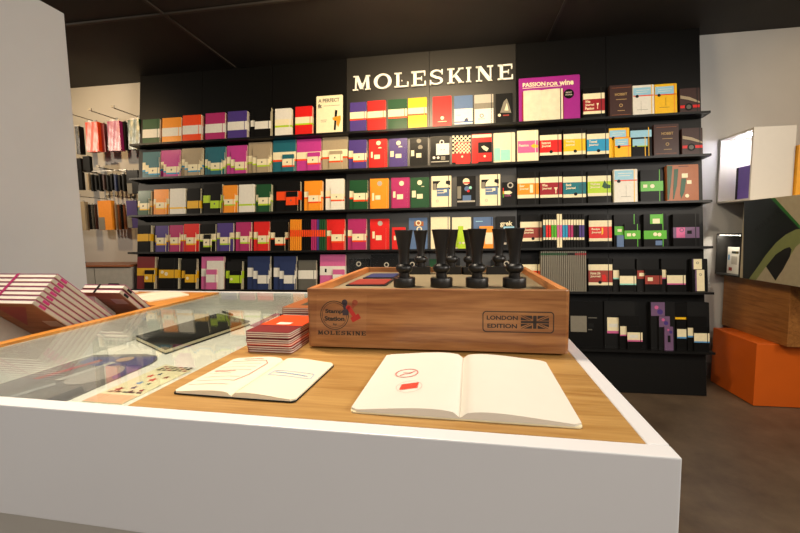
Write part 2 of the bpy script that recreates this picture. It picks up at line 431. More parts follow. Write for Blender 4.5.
def trio(row, crop, x0, x1, top, col, stripe, A, C, n=1, c='cream', mid=None, sh=.2, **kw):
    """large one at the back with its band showing at the left, small one in front"""
    nb(row, crop, x0, x1, top, col, band(A[0], A[1], stripe, c, sh), n=n, strap=None, desc='large '+col+' notebook behind a small one, '+((stripe+' edged ') if stripe else '')+c+' band', **kw)
    d = .004+(n+1)*.0155+.001
    if mid:
        put(row, crop, mid[0], mid[1], mid[2], col, band(mid[3], mid[4], stripe, c, sh), t=.010, d0=d, desc='medium '+col+' notebook with '+c+' band between two sizes'); d += .0115
    put(row, crop, C[0], C[1], C[2], col, band(C[3], C[4], stripe, c, sh), t=.011, prints=[('d', (C[0]+C[1])/2-6, (C[3]+C[4])/2-4, 5, 'grey')], d0=d, desc='small '+col+' notebook with '+c+' band'+((' edged '+stripe) if stripe else ''))
def journal(row, crop, x0, x1, top, a, b, c_, d, colr, title, tx, n=1, extra=(), **kw):
    nm = title.lower().replace('_', ' ').replace('wine journal passion', 'wine journal'); title = title
    return nb(row, crop, x0, x1, top, 'black', [(a, b, 'cream'), (b, c_, colr), (c_, d, 'cream')], n=n, kind='journal', strap=(.84, 'strap black'),
       txt=[(w_, tx, tx+(x1-x0)*.42*min(1, len(w_)/7), b+(c_-b)*(.12+.28*i), b+(c_-b)*(.34+.28*i), 'cream') for i, w_ in enumerate([q_.replace('_', ' ') for q_ in title.split(' ')])],
       desc='black '+nm+' with '+colr+' and cream band', prints=extra, t=.013, **kw)
def planner(row, crop, x0, x1, top, col, discs, labs, front=None, n=0, dc='cream', **kw):
    pr = [('d', dx, dy, 16, dc) for dx, dy in discs]
    if front is None: pr += [('r', a, b, c, d, 'cream') for a, b, c, d in labs]
    r = nb(row, crop, x0, x1, top, col, None, n=n, kind='planner', strap=None, prints=pr, desc=col+' planner in clear wrap with round stickers', **kw)
    b = MB(); me = r.children[0]
    if front:
        put(row, crop, front[0], front[1], front[2], col, None, strap=None, t=.012, d0=.004+(n+1)*.0155+.001, kind='planner',
            prints=[('r', a, b_, c, d, 'cream') for a, b_, c, d in labs], desc='small '+col+' planner with cream labels')
    return r

C1 = (135, 100, .1538); C2 = (240, 90, .1538); C3 = (345, 92, .1426); C4 = (425, 88, .15); C5 = (514, 70, .1725); C6 = (604, 78, .1538)
# ---- top shelf
nb(0, C1, 50, 160, 125, 'dark green', band(190, 245, None, 'white'), n=2)
nb(0, C1, 177, 300, 115, 'amber', band(180, 235, None, 'white'), n=2)
nb(0, C1, 310, 430, 98, 'orange', band(165, 222, None, 'white'), n=2)
nb(0, C1, 458, 585, 84, 'magenta', band(155, 212, None, 'white'), n=2)
nb(0, C1, 603, 728, 72, 'purple', band(140, 195, None, 'white'), n=2)
nb(0, C2, 70, 203, 118, 'black', band(195, 235, None, 'white'), n=1, bandx=(70, 100), desc='large black notebook behind a smaller banded one')
put(0, C2, 97, 198, 140, 'black', band(203, 252, None, 'white'), t=.012, d0=.037, desc='medium black notebook with white band in front')
nb(0, C2, 228, 335, 120, 'white', [(190, 230, 'cream'), (230, 242, 'lime')], n=1)
nb(0, C2, 360, 470, 106, 'red', band(175, 226, 'lime'), n=1)
r = put(0, C2, 497, 668, 36, 'cream', kind='display card', t=.004, d0=.03, cat='sign', name='display_card',
    prints=[('p', [(618, 130), (634, 132), (622, 260), (610, 260)], 'black'), ('p', [(600, 180), (654, 165), (656, 192), (640, 242), (628, 222), (630, 200), (606, 196)], 'amber'), ('r', 545, 100, 650, 103, 'mid grey'), ('r', 525, 195, 565, 198, 'mid grey'), ('r', 525, 206, 560, 209, 'mid grey')],
    txt=[('A PERFECT', 510, 648, 55, 80, 'mid grey'), ('fit', 508, 532, 92, 120, 'grey')], desc='cream rounded card about a perfect fit with a pen drawing')
b = MB(); b.box(.04, .10, .0, .026, 0, .12, pm('cream')); b.build('easel', r)
for (a, c, tp, col, b0, b1) in ((35, 150, 72, 'purple', 140, 198), (158, 285, 60, 'red', 135, 190), (303, 435, 50, 'dark green', 120, 184), (442, 573, 40, 'yellow', 110, 163)):
    nb(0, C3, a, c, tp, col, band(b0, b1, 'orange'), n=1)
nb(0, C4, 52, 176, 55, 'red', None, n=1, prints=[('d', 115, 200, 12, 'cream'), ('r', 85, 222, 145, 226, 'cream')], desc='plain red notebook with small cream emblem near its foot', strap=None)
nb(0, C4, 195, 318, 50, 'slate blue', None, n=1, prints=[('r', 195, 138, 320, 240, 'white'), ('p', [(268, 205), (282, 198), (292, 225), (260, 225)], 'navy'), ('r', 210, 180, 240, 183, 'slate blue'), ('r', 195, 222, 320, 230, 'blue')], desc='notebook with blue upper half and white lower half', strap=None)
nb(0, C4, 330, 456, 43, 'pale grey', None, n=1, prints=[('r', 330, 100, 458, 138, 'mid grey'), ('r', 330, 138, 458, 240, 'white'), ('o', 378, 185, 14, 'grey'), ('r', 355, 205, 400, 208, 'grey')], desc='grey and white notebook with drawn ring and black elastic', strap=(.9, 'strap black'))
nb(0, C4, 472, 585, 36, 'charcoal', None, n=1, prints=[('p', [(500, 165), (525, 90), (545, 70), (560, 110), (575, 165)], 'mid grey'), ('p', [(530, 150), (545, 100), (556, 150)], 'cream'), ('d', 496, 182, 10, 'cream'), ('r', 520, 178, 560, 186, 'rust')], desc='charcoal notebook with pale tower picture', strap=None)
# wine poster and the open notebook mounted on it
r = put(0, C5, 28, 382, 38, 'violet', kind='display card', t=.006, d0=.02, cat='sign', name='display_card', desc='large purple wine journal display card with rounded corners',
    prints=[('d', 318, 138, 30, 'black'), ('r', 50, 98, 275, 101, 'cream')],
    txt=[('PASSION', 50, 182, 72, 97, 'cream'), ('FOR', 190, 255, 70, 92, 'cream'), ('wine', 262, 345, 56, 88, 'cream'), ('BEST', 300, 335, 126, 135, 'pale grey'), ('PAPER', 298, 338, 140, 148, 'pale grey')])
b = MB(); b.box(.1, .3, .0, .016, 0, .15, pm('charcoal')); b.build('easel', r)
r = put(0, C5, 48, 288, 118, 'wine red', kind='display card', t=.003, d0=.028, cat='notebook', name='open_notebook', desc='open cream notebook mounted upright on the purple wine card')
r.children[0].name = 'cover'
xa, _ = on_unit(514+55*.1725, 100, .04); xm, _ = on_unit(514+163*.1725, 100, .04); xb, _ = on_unit(514+283*.1725, 100, .04); _, vt = on_unit(514+170*.1725, 70+108*.1725, .04)
o = r.matrix_world.translation.x; hh = vt-SV[0]-.008
for (p0, p1) in ((xa-o, xm-o), (xm-o, xb-o)):
    b = MB(); n = 10; pts = []
    for i in range(n+1):
        u = i/n; q = u if p0 == xa-o else 1-u
        pts.append((p0+(p1-p0)*u, -.004-.013*math.sin(PI*min(1, (1-q)*.80+.012))**.6))
    for (A_, B_) in zip(pts, pts[1:]):
        b.add([(A_[0], -.003, .001), (B_[0], -.003, .001), (B_[0], B_[1], .001), (A_[0], A_[1], .001), (A_[0], -.003, hh), (B_[0], -.003, hh), (B_[0], B_[1], hh), (A_[0], A_[1], hh)],
              [(0, 3, 2, 1), (4, 5, 6, 7), (0, 1, 5, 4), (1, 2, 6, 5), (2, 3, 7, 6), (3, 0, 4, 7)], mat('matt_page', (214, 206, 180), rough=.8))
    b.build('page_block', r)
b = MB(); b.box(xb-o-.02, xb-o-.015, -.018, -.0165, 0, hh, pm('strap black')); b.build('elastic_band', r)
journal(0, C5, 402, 525, 103, 135, 168, 238, 254, 'wine red', 'Wine Journal Passion', 412, extra=[('p', [(478, 192), (492, 192), (486, 208), (486, 225), (482, 225), (483, 208)], 'cream')])
nb(0, C6, 38, 183, 45, 'brown', None, n=1, kind='book', strap=None, desc='dark brown book with gold title and gold border',
   prints=[('r', 78, 137, 147, 141, 'gold'), ('o', 110, 178, 12, 'gold'), ('r', 88, 210, 135, 214, 'gold'), ('r', 50, 62, 172, 64, 'copper'), ('r', 50, 238, 172, 240, 'copper')], txt=[('HOBBIT', 70, 150, 98, 115, 'gold')])
CM = lambda x0, x1, a, b, h2: [('r', x0, a, x1-18, b, 'pale blue'), ('r', x0, b, x1-2, b+6, 'orange'), ('d', x0+25, b+8, 11, 'charcoal'), ('r', x0+20, a+16, x1-32, a+19, 'white'), ('r', x0+20, a+30, x1-45, a+33, 'white')]
nb(0, C6, 188, 326, 46, 'white', None, n=1, strap=(.88, 'yellow'), prints=CM(190, 326, 62, 112, 240)+[('r', 240, 150, 242, 215, 'mid grey'), ('r', 215, 205, 285, 207, 'mid grey')], desc='white notebook with pale blue panel and yellow elastic')
nb(0, C6, 330, 474, 38, 'yellow', None, n=1, strap=(.88, 'amber'), prints=CM(332, 474, 55, 105, 240)+[('r', 360, 190, 425, 192, 'brown'), ('r', 400, 130, 402, 180, 'brown')], desc='yellow notebook with pale blue panel')
SW = lambda x0, x1, y: [('p', [(x0, y+46), (x0+60, y+56), (x1, y+84), (x1, y+94), (x0+50, y+74), (x0, y+66)], 'taupe'), ('r', x0, y+108, x1, y+126, 'red'), ('d', (x0+x1)/2-8, y+120, 27, 'grey'), ('o', (x0+x1)/2-8, y+120, 27, 'charcoal')]
nb(0, C6, 494, 624, 66, 'brown', None, n=1, strap=(.86, 'strap black'), prints=SW(496, 622, 68), desc='brown notebook with cream wave, red stripe and grey disc')
# ---- second shelf
for (c_, x0, x1, tp, col, st, A, C) in (
    (C1, 50, 162, 338, 'teal', 'cyan', (405, 465), (88, 155, 415, 440, 487)),
    (C1, 170, 298, 326, 'orchid', 'cyan', (400, 458), (203, 282, 405, 433, 482)),
    (C1, 305, 440, 314, 'taupe', 'cyan', (383, 435), (345, 418, 390, 418, 468)),
    (C1, 457, 590, 306, 'teal', 'lime', (383, 437), (492, 562, 385, 408, 458)),
    (C1, 598, 730, 296, 'orchid', 'lime', (368, 422), (650, 722, 372, 402, 455)),
    (C2, 55, 205, 340, 'taupe', 'lime', (425, 475), (110, 186, 420, 448, 498)),
    (C2, 215, 363, 325, 'teal', 'orange', (403, 465), (275, 350, 418, 447, 500)),
    (C2, 370, 528, 318, 'orchid', 'orange', (403, 458), (438, 520, 405, 433, 484)),
    (C2, 536, 698, 301, 'taupe', 'orange', (388, 445), (580, 665, 395, 418, 470)),
    (C3, 27, 152, 336, 'purple', 'orange', (410, 467), (58, 150, 392, 430, 490))):
    w = x1-x0
    mid = (x0+(C[0]-x0)*.5, x1-8, (tp+C[2])/2-5, (A[0]+C[3])/2, (A[1]+C[4])/2) if st != 'orange' else None
    trio(1, c_, x0, x1, tp, col, st, A, C, n=1, mid=mid)
planner(1, C3, 168, 295, 330, 'red', [(235, 358), (245, 402)], [(205, 440, 245, 470), (182, 420, 195, 462)], front=(180, 280, 395))
planner(1, C3, 310, 437, 325, 'purple', [(375, 358), (388, 393)], [(355, 434, 395, 462), (318, 415, 342, 455)], front=(316, 420, 388))
planner(1, C3, 455, 578, 318, 'charcoal', [(518, 343), (528, 388)], [(500, 430, 535, 460), (463, 410, 485, 450)], front=(460, 560, 400), dc='mid grey')
nb(1, C4, 35, 164, 320, 'charcoal', None, n=1, strap=None, prints=[('r', 74, 370, 162, 446, 'white'), ('o', 112, 362, 16, 'white'), ('d', 60, 465, 9, 'white'), ('d', 88, 465, 9, 'white'), ('r', 106, 455, 135, 480, 'mid grey'), ('r', 40, 488, 160, 494, 'pale grey'), ('r', 104, 410, 112, 414, 'charcoal'), ('r', 124, 410, 132, 414, 'charcoal')], desc='charcoal notebook with white bag drawing')
chk = []
for i in range(9):
    for j in range(9):
        if (i+j) % 2 == 0: chk.append(('r', 182+i*13.6, 318+j*13.4, 182+(i+1)*13.6, 318+(j+1)*13.4, 'cream'))
nb(1, C4, 180, 304, 313, 'charcoal', None, n=1, strap=None, prints=chk+[('r', 180, 438, 304, 496, 'red')], desc='black and cream chequered notebook with red foot')
chk = [('r', 208+i*11.6, 366+j*11.6, 208+(i+1)*11.6, 366+(j+1)*11.6, 'cream') for i in range(8) for j in range(6) if (i+j) % 2]
put(1, C4, 205, 300, 362, 'red', prints=chk+[('d', 248, 458, 7, 'cream')], strap=None, t=.012, d0=.047, desc='small red and cream chequered notebook in front')
nb(1, C4, 313, 444, 305, 'red', None, n=1, strap=None, prints=[('r', 313, 310, 444, 330, 'cream'), ], desc='red notebook with pale top edge')
put(1, C4, 355, 444, 360, 'charcoal', prints=[('r', 355, 432, 444, 490, 'red'), ('d', 398, 455, 8, 'cream'), ('p', [(375, 392), (392, 384), (425, 402), (412, 422), (390, 410)], 'cream')], strap=None, t=.012, d0=.037, desc='small dark picture notebook with red foot in front')
nb(1, C4, 458, 600, 298, 'cream', None, n=1, strap=(.83, 'pale grey'), prints=[('r', 460, 400, 502, 486, 'mint'), ('r', 504, 410, 568, 484, 'mint')], desc='cream notebook with mint green blocks')
nb(1, C5, 20, 141, 350, 'cream', None, n=1, strap=(.86, 'white'), prints=[('r', 22, 410, 140, 480, 'pink'), ('p', [(95, 440), (115, 428), (139, 436), (138, 450), (112, 452)], 'yellow')], txt=[('Passion', 28, 85, 430, 445, 'cream')], desc='cream notebook with pink band and yellow mark')
journal(1, C5, 150, 275, 344, 376, 406, 478, 494, 'red', 'Restaurant Journal', 160, extra=[('d', 215, 474, 10, 'charcoal')])
journal(1, C5, 288, 414, 340, 369, 400, 470, 490, 'yellow', 'Wedding Journal', 298, extra=[('d', 355, 470, 10, 'charcoal')])
journal(1, C5, 423, 552, 338, 369, 400, 470, 488, 'cyan', 'Travel Journal', 434, extra=[('d', 490, 468, 10, 'charcoal')])
nb(1, C6, 33, 165, 325, 'yellow', None, n=1, strap=(.85, 'amber'), prints=CM(35, 165, 340, 385, 515), desc='large yellow notebook with pale blue panel')
put(1, C6, 70, 176, 387, 'yellow', prints=CM(72, 176, 396, 440, 515), strap=(.85, 'amber'), t=.012, d0=.037, desc='small yellow notebook with pale blue panel in front')
nb(1, C6, 170, 310, 322, 'black', None, n=1, strap=(.86, 'yellow'), prints=[('r', 170, 340, 310, 385, 'pale blue')], desc='large black notebook with pale blue panel and yellow elastic')
put(1, C6, 184, 284, 385, 'black', prints=[('r', 185, 396, 283, 440, 'pale blue'), ('r', 185, 440, 283, 446, 'lime'), ('d', 207, 448, 10, 'charcoal')], strap=(.84, 'yellow'), t=.012, d0=.037, desc='small black notebook with pale blue panel in front')
nb(1, C6, 325, 486, 300, 'brown', None, n=1, kind='book', strap=None, desc='dark brown book with gold title and gold border',
   prints=[('r', 378, 392, 445, 396, 'gold'), ('o', 412, 430, 12, 'gold'), ('r', 388, 462, 440, 466, 'gold'), ('r', 340, 318, 470, 320, 'copper'), ('r', 340, 490, 470, 492, 'copper')], txt=[('HOBBIT', 372, 450, 352, 370, 'gold')])
nb(1, C6, 508, 642, 325, 'brown', None, n=1, strap=(.86, 'strap black'), prints=SW(510, 640, 330), desc='brown notebook with cream wave, red stripe and grey disc')
# ---- third shelf
D1 = (132, 172, .1558); D2 = (238, 172, .1558); D3 = (342, 170, .1538); D4 = (425, 168, .1537); D5 = (514, 164, .1614); D6 = (604, 160, .16875)
trio(2, D1, 38, 120, 120, 'dark green', 'yellow', (185, 225), (50, 106, 170, 200, 245), n=1)
trio(2, D1, 140, 234, 112, 'amber', 'yellow', (172, 215), (153, 216, 165, 195, 238), n=1)
nb(2, D1, 243, 342, 106, 'white', [(190, 226, 'white'), (226, 236, 'yellow')], n=1)
nb(2, D1, 355, 440, 105, 'black', [(185, 233, 'golden')], n=1)
trio(2, D1, 458, 578, 78, 'black', None, (150, 197), (503, 568, 145, 184, 232), n=1, c='lime')
trio(2, D1, 584, 676, 85, 'amber', 'lime', (150, 195), (592, 658, 140, 175, 216), n=1)
nb(2, D2, 6, 106, 80, 'white', [(172, 205, 'white'), (205, 216, 'lime')], n=1)
trio(2, D2, 117, 214, 79, 'dark green', 'lime', (145, 190), (130, 204, 125, 163, 214), n=1)
trio(2, D2, 248, 400, 62, 'black', None, (125, 180), (308, 382, 125, 160, 212), n=1, c='orange')
trio(2, D2, 426, 542, 57, 'amber', 'orange', (125, 170), (452, 530, 110, 150, 200), n=1)
trio(2, D2, 563, 680, 44, 'white', 'orange', (118, 166), (596, 680, 95, 140, 187), n=1)
trio(2, D3, 50, 166, 66, 'dark green', 'orange', (135, 188), (76, 165, 115, 150, 204), n=1)
planner(2, D3, 182, 303, 55, 'amber', [(245, 88), (248, 130)], [(217, 165, 250, 193), (196, 150, 209, 200)], front=(190, 290, 108), dc='pale grey')
planner(2, D3, 320, 440, 49, 'magenta', [(387, 87)], [(357, 158, 397, 190), (332, 140, 348, 180)], front=(325, 425, 118))
planner(2, D3, 447, 567, 48, 'dark green', [(505, 82), (525, 120)], [(487, 156, 525, 186), (455, 135, 480, 178)], front=(452, 550, 110))
CB = lambda x0, y0: [('r', x0+8, y0+32, x0+122, y0+88, 'charcoal'), ('p', [(x0+38, y0+55), (x0+60, y0+32), (x0+95, y0+30), (x0+92, y0+50), (x0+120, y0+60), (x0+120, y0+75), (x0+35, y0+78)], 'cream'),
    ('r', x0+35, y0+80, x0+116, y0+132, 'slate blue'), ('r', x0+38, y0+92, x0+80, y0+96, 'cream'), ('r', x0+80, y0+88, x0+100, y0+106, 'cream'), ('r', x0+38, y0+108, x0+85, y0+112, 'cream'), ('r', x0+10, y0+50, x0+32, y0+92, 'mid grey')]
nb(2, D4, 42, 171, 52, 'cream', None, n=1, strap=(.86, 'strap black'), prints=CB(42, 52)+[('o', 80, 215, 9, 'pale grey')], desc='cream notebook with dark cut-paper town picture')
nb(2, D4, 207, 330, 53, 'charcoal', None, n=1, strap=None, prints=[('d', 268, 88, 22, 'cream'), ('r', 250, 92, 290, 102, 'red'), ('d', 272, 135, 16, 'slate blue'), ('d', 295, 128, 10, 'mint'), ('d', 282, 150, 8, 'red'), ('r', 210, 120, 235, 200, 'mid grey'), ('r', 245, 178, 300, 220, 'slate blue'), ('r', 210, 212, 325, 222, 'pale grey')], desc='charcoal boxed notebook with coloured dots')
nb(2, D4, 358, 490, 42, 'cream', None, n=1, strap=(.86, 'strap black'), prints=CB(358, 42)+[('o', 400, 210, 9, 'pale grey')], desc='cream notebook with dark cut-paper town picture')
nb(2, D4, 503, 596, 92, 'charcoal', None, n=0, strap=None, prints=[('o', 555, 112, 20, 'pale grey'), ('p', [(515, 152), (552, 148), (568, 160), (552, 172), (515, 170)], 'cream'), ('r', 506, 130, 512, 150, 'red'), ('r', 506, 150, 512, 170, 'yellow'), ('r', 506, 170, 512, 192, 'bright green'), ('r', 515, 180, 560, 183, 'pink')], desc='small charcoal pack with cream arrow and colour chips')
journal(2, D5, 22, 152, 50, 88, 120, 190, 212, 'amber', 'Beer Journal', 34, extra=[('r', 98, 128, 118, 178, 'cream')])
journal(2, D5, 162, 298, 44, 80, 115, 190, 208, 'wine red', 'Wine Journal', 174, extra=[('p', [(248, 145), (270, 145), (262, 165), (262, 182), (256, 182), (257, 165)], 'cream')])
put(2, D5, 232, 275, 42, 'taupe', kind='wrapped package', t=.01, d0=.0345, strap=None, desc='small taupe card sticking up behind the wine journal') if False else None
journal(2, D5, 305, 445, 43, 78, 113, 187, 207, 'deep teal', 'Book Journal', 322, extra=[('d', 382, 186, 11, 'charcoal'), ('p', [(398, 140), (420, 118), (440, 125), (440, 160), (410, 165)], 'teal')])
journal(2, D5, 457, 600, 41, 73, 108, 180, 198, 'lime', 'Wellness Journal', 472, extra=[('p', [(545, 140), (560, 100), (575, 125), (598, 130), (598, 150), (560, 152)], 'dark green')])
nb(2, D6, 60, 198, 55, 'white', None, n=1, strap=(.86, 'yellow'), prints=CM(62, 198, 62, 118, 240)+[('r', 130, 150, 132, 215, 'mid grey'), ('r', 100, 215, 160, 217, 'mid grey')], desc='white notebook with pale blue panel and yellow elastic')
nb(2, D6, 217, 350, 58, 'black', [(126, 184, 'bright green')], n=1, strap=(.84, 'bright green'), prints=[('r', 232, 146, 256, 164, 'cream'), ('d', 286, 155, 13, 'cream')], desc='black notebook with green band and green elastic')
nb(2, D6, 373, 560, 28, 'copper', None, n=1, strap=None, t=.016, prints=[('p', [(373, 35), (405, 35), (398, 130), (385, 236), (373, 236)], 'dark green'), ('p', [(415, 55), (440, 52), (432, 150), (414, 232), (408, 232)], 'dark green'), ('p', [(458, 110), (488, 108), (476, 190), (458, 228), (450, 200)], 'dark green'), ('r', 460, 80, 496, 105, 'cream'), ('r', 490, 120, 518, 142, 'cream'), ('d', 492, 212, 12, 'cream'), ('r', 440, 36, 500, 39, 'brown')], desc='large copper notebook pack with green leaves and cream labels')
# ---- fourth shelf
nb(3, D1, 35, 120, 342, 'black', [(398, 444, 'golden')], n=2)
trio(3, D1, 150, 232, 345, 'purple', 'yellow', (405, 450), (157, 214, 395, 422, 470), n=1)
trio(3, D1, 240, 328, 341, 'magenta', 'yellow', (402, 445), (246, 304, 390, 420, 468), n=1)
trio(3, D1, 333, 430, 333, 'red', 'yellow', (400, 442), (348, 406, 388, 420, 468), n=1)
trio(3, D1, 437, 536, 335, 'black', 'lime', (398, 445), (458, 506, 400, 430, 482), n=1)
trio(3, D1, 547, 650, 328, 'purple', 'lime', (390, 430), (565, 625, 388, 418, 468), n=1)
trio(3, D1, 667, 765, 322, 'magenta', 'lime', (385, 430), (695, 752, 380, 412, 460), n=1)
trio(3, D2, 102, 204, 319, 'red', 'lime', (385, 432), (128, 194, 375, 408, 460), n=1)
trio(3, D2, 210, 322, 320, 'black', 'orange', (388, 432), (238, 300, 385, 420, 470), n=1)
trio(3, D2, 568, 686, 304, 'red', 'orange', (375, 418), (600, 680, 362, 400, 454), n=1)
trio(3, D3, 39, 158, 318, 'magenta', 'orange', (390, 438), (67, 155, 378, 415, 468), n=1)
def spines(row, crop, seq, y0, y1, band_y=None, bandc=None, prints=None, name='notebook', top_label=None):
    """notebooks shelved spine outwards; every one its own thing"""
    ox, oy, k = crop
    for i, (x0, x1, col, extra) in enumerate(seq):
        d = .075; X0, _ = on_unit(ox+x0*k, oy+(y0+y1)/2*k, d); X1, _ = on_unit(ox+x1*k, oy+(y0+y1)/2*k, d)
        xm = ox+(x0+x1)/2*k; _, vt = on_unit(xm, oy+y0*k, d); v0 = SV[row]; w = X1-X0-.0045; h = vt-v0
        root = empty('notebook', MU@Matrix.Translation((X0, 0, v0)))
        b = MB(); bt = .001; dp = d-.004
        b.box(0, bt, -d, -.004, 0, h, pm(col)); b.box(w-bt, w, -d, -.004, 0, h, pm(col)); b.box(bt, w-bt, -d, -d+.0015, 0, h, pm(col)); b.build('cover', root)
        b = MB(); b.box(bt, w-bt, -d+.0015, -.006, .002, h-.002, pm('page')); b.build('pages', root)
        sg_ = extra.get('segs')
        if sg_:
            b = MB()
            for ya, yb, c in sg_:
                _, va = on_unit(xm, oy+ya*k, d); _, vb = on_unit(xm, oy+yb*k, d)
                b.box(-.0002, w+.0002, -d-.0006, -d-.0001, vb-v0, va-v0, pm(c))
            b.build('paper_band', root)
        root['category'] = 'notebook'
        REG.append((root, extra['desc'], row, X0+w/2, None))
seq = []
xs = 335
for col, n_, w_ in (('amber', 6, 12.5), ('black', 5, 12), ('magenta', 3, 12), ('purple', 1, 16), ('dark green', 3, 14)):
    for i in range(n_):
        seq.append((xs, xs+w_, col, {'segs': [(372, 415, 'orange')], 'desc': 'thin '+col+' notebook spine with orange band'})); xs += w_
spines(3, D2, seq, 305, 486)
planner(3, D3, 183, 307, 318, 'red', [(248, 347)], [(220, 425, 257, 456), (198, 400, 213, 445)], front=(190, 285, 376), dc='pale grey')
put(3, D3, 325, 412, 372, 'red', prints=[('r', 337, 428, 358, 456, 'cream')], strap=None, t=.014, d0=.02, desc='small red planner half hidden behind a stamp handle', kind='planner')
nb(3, D3, 435, 555, 311, 'slate blue', None, n=0, strap=None, prints=[('r', 470, 335, 530, 365, 'copper'), ('o', 497, 345, 18, 'cream'), ('o', 503, 385, 18, 'cream')], desc='slate blue boxed pack with two round stickers', kind='planner')
nb(3, D4, 38, 163, 318, 'cream', None, n=1, strap=(.9, 'navy'), desc='cream notebook with navy elastic')
nb(3, D4, 176, 300, 320, 'cream', None, n=1, strap=None, prints=[('r', 176, 410, 300, 515, 'lime'), ('r', 215, 378, 250, 435, 'lime')], desc='cream and lime notebook')
put(3, D4, 215, 275, 430, 'lime', prints=[('d', 250, 488, 8, 'cream'), ('d', 228, 488, 8, 'pale grey')], strap=None, t=.012, d0=.037, desc='small lime notebook in front of a cream one')
nb(3, D4, 316, 442, 319, 'slate blue', None, n=1, strap=(.92, 'navy'), prints=[('r', 330, 345, 375, 350, 'pale blue')], desc='slate blue notebook behind a small orange one')
put(3, D4, 355, 444, 378, 'amber', prints=[('r', 390, 420, 440, 495, 'cream')], strap=None, t=.012, d0=.037, desc='small orange notebook with cream panel')
nb(3, D4, 463, 590, 314, 'charcoal', None, n=1, strap=None, prints=[('r', 510, 380, 580, 400, 'pale blue'), ('r', 505, 485, 530, 498, 'pale grey')], txt=[('grek', 488, 570, 345, 385, 'cream')], desc='charcoal notebook with looping cream script')
journal(3, D5, 40, 178, 312, 358, 393, 458, 478, 'rust', 'Chocolate Journal', 62, extra=[('d', 118, 462, 10, 'charcoal')])
seq = []; xs = 181
cc = ['teal', 'red', 'red', 'bright green', 'bright green', 'pink', 'pink', 'cyan', 'cyan', 'magenta', 'magenta', 'charcoal', 'charcoal', 'purple', 'purple']
for i, c in enumerate(cc):
    w_ = 17.2
    seq.append((xs, xs+w_, 'cream' if c == 'pink' else 'black', {'segs': [(345, 378, 'cream'), (378, 455, c), (455, 470, 'cream')], 'desc': ('cream' if c == 'pink' else 'black')+' journal spine with '+c+' and cream band'})); xs += w_
spines(3, D5, seq, 310, 502)
journal(3, D5, 465, 605, 312, 350, 388, 460, 478, 'red', 'Recipe Journal', 480, extra=[('p', [(543, 395), (552, 395), (552, 430), (543, 440)], 'yellow')])
GB = lambda: 0
nb(3, D6, 60, 200, 322, 'black', None, n=1, strap=(.85, 'bright green'), prints=[('r', 62, 393, 122, 445, 'bright green'), ('r', 80, 410, 105, 425, 'cream')], desc='black notebook with green label behind a green banded one')
put(3, D6, 122, 216, 380, 'black', [(418, 468, 'bright green')], prints=[('r', 136, 435, 160, 452, 'cream'), ('d', 177, 443, 10, 'cream')], strap=(.82, 'bright green'), t=.012, d0=.037, desc='small black notebook with green band and elastic')
put(3, D6, 78, 118, 446, 'slate blue', strap=None, t=.008, d0=.037, desc='small slate blue leaflet beside the green banded notebook')
nb(3, D6, 236, 370, 319, 'black', [(418, 468, 'bright green')], n=1, strap=(.84, 'bright green'), prints=[('r', 272, 322, 345, 378, 'bright green'), ('r', 288, 348, 330, 376, 'cream'), ('d', 303, 440, 12, 'cream'), ('d', 328, 442, 12, 'cream'), ('r', 305, 478, 345, 505, 'slate blue')], desc='black notebook with two green labels and green elastic')
nb(3, D6, 410, 564, 319, 'black', [(398, 462, 'lilac')], n=1, strap=(.86, 'strap black'), prints=[('r', 428, 400, 480, 460, 'pink'), ('o', 460, 415, 14, 'lilac'), ('r', 492, 418, 520, 438, 'charcoal')], desc='black notebook with purple and pink band')
# ---- fifth shelf
E1 = (130, 245, .1375); E2 = (235, 245, .14375); E3 = (520, 245, .125); E4 = (610, 245, .1375); E7 = (340, 245, .125)
nb(4, E1, 52, 180, 85, 'dark red', [(168, 222, 'golden')], n=2, strap=None, desc='large dark red notebook with golden band')
put(4, E1, 104, 174, 182, 'black', [(213, 270, 'golden')], t=.012, d0=.054, desc='small black notebook with golden band', prints=[('d', 122, 240, 11, 'cream')])
nb(4, E1, 212, 350, 95, 'black', [(180, 240, 'golden')], n=2, strap=(.8, 'strap black'), prints=[('d', 235, 197, 11, 'cream'), ('d', 264, 210, 12, 'cream')], desc='large black notebook with golden band')
trio(4, E1, 378, 484, 100, 'black', None, (187, 240), (400, 476, 185, 214, 272), n=2, c='amber') if False else None
nb(4, E1, 378, 484, 100, 'black', [(187, 240, 'golden')], n=1, strap=None, desc='large black golden banded notebook behind a small one')
put(4, E1, 400, 478, 180, 'black', [(214, 272, 'golden')], t=.012, d0=.037, desc='small black notebook with golden band', prints=[('d', 418, 242, 10, 'cream')])
nb(4, E1, 520, 680, 84, 'pink', [(172, 228, 'white')], n=1, strap=None, desc='large pink notebook with white band')
put(4, E1, 558, 680, 115, 'white', t=.012, d0=.037, desc='white notebook between two pink ones', strap=None)
put(4, E1, 553, 630, 178, 'pink', [(215, 272, 'white')], t=.012, d0=.050, desc='small pink notebook with white band')
nb(4, E1, 698, 815, 118, 'charcoal', [(188, 242, 'lime')], n=1, strap=None, desc='charcoal notebook behind a small lime banded one')
put(4, E1, 724, 808, 188, 'black', [(220, 276, 'lime')], t=.012, d0=.037, prints=[('d', 738, 248, 9, 'cream')], desc='small black notebook with lime band')
for xx in (88, 270):
    nb(4, E2, xx, xx+156, 78, 'navy', [(158, 222, 'white')], n=1, strap=None, desc='large navy notebook behind two smaller ones')
    put(4, E2, xx+40, xx+152, 130, 'navy', [(180, 235, 'white')], t=.010, d0=.037, desc='medium navy notebook with white band', strap=None)
    put(4, E2, xx+70, xx+144, 172, 'navy', [(210, 268, 'white')], t=.010, d0=.048, desc='small navy notebook with white band')
nb(4, E2, 441, 564, 106, 'grey', [(176, 236, 'white')], n=1)
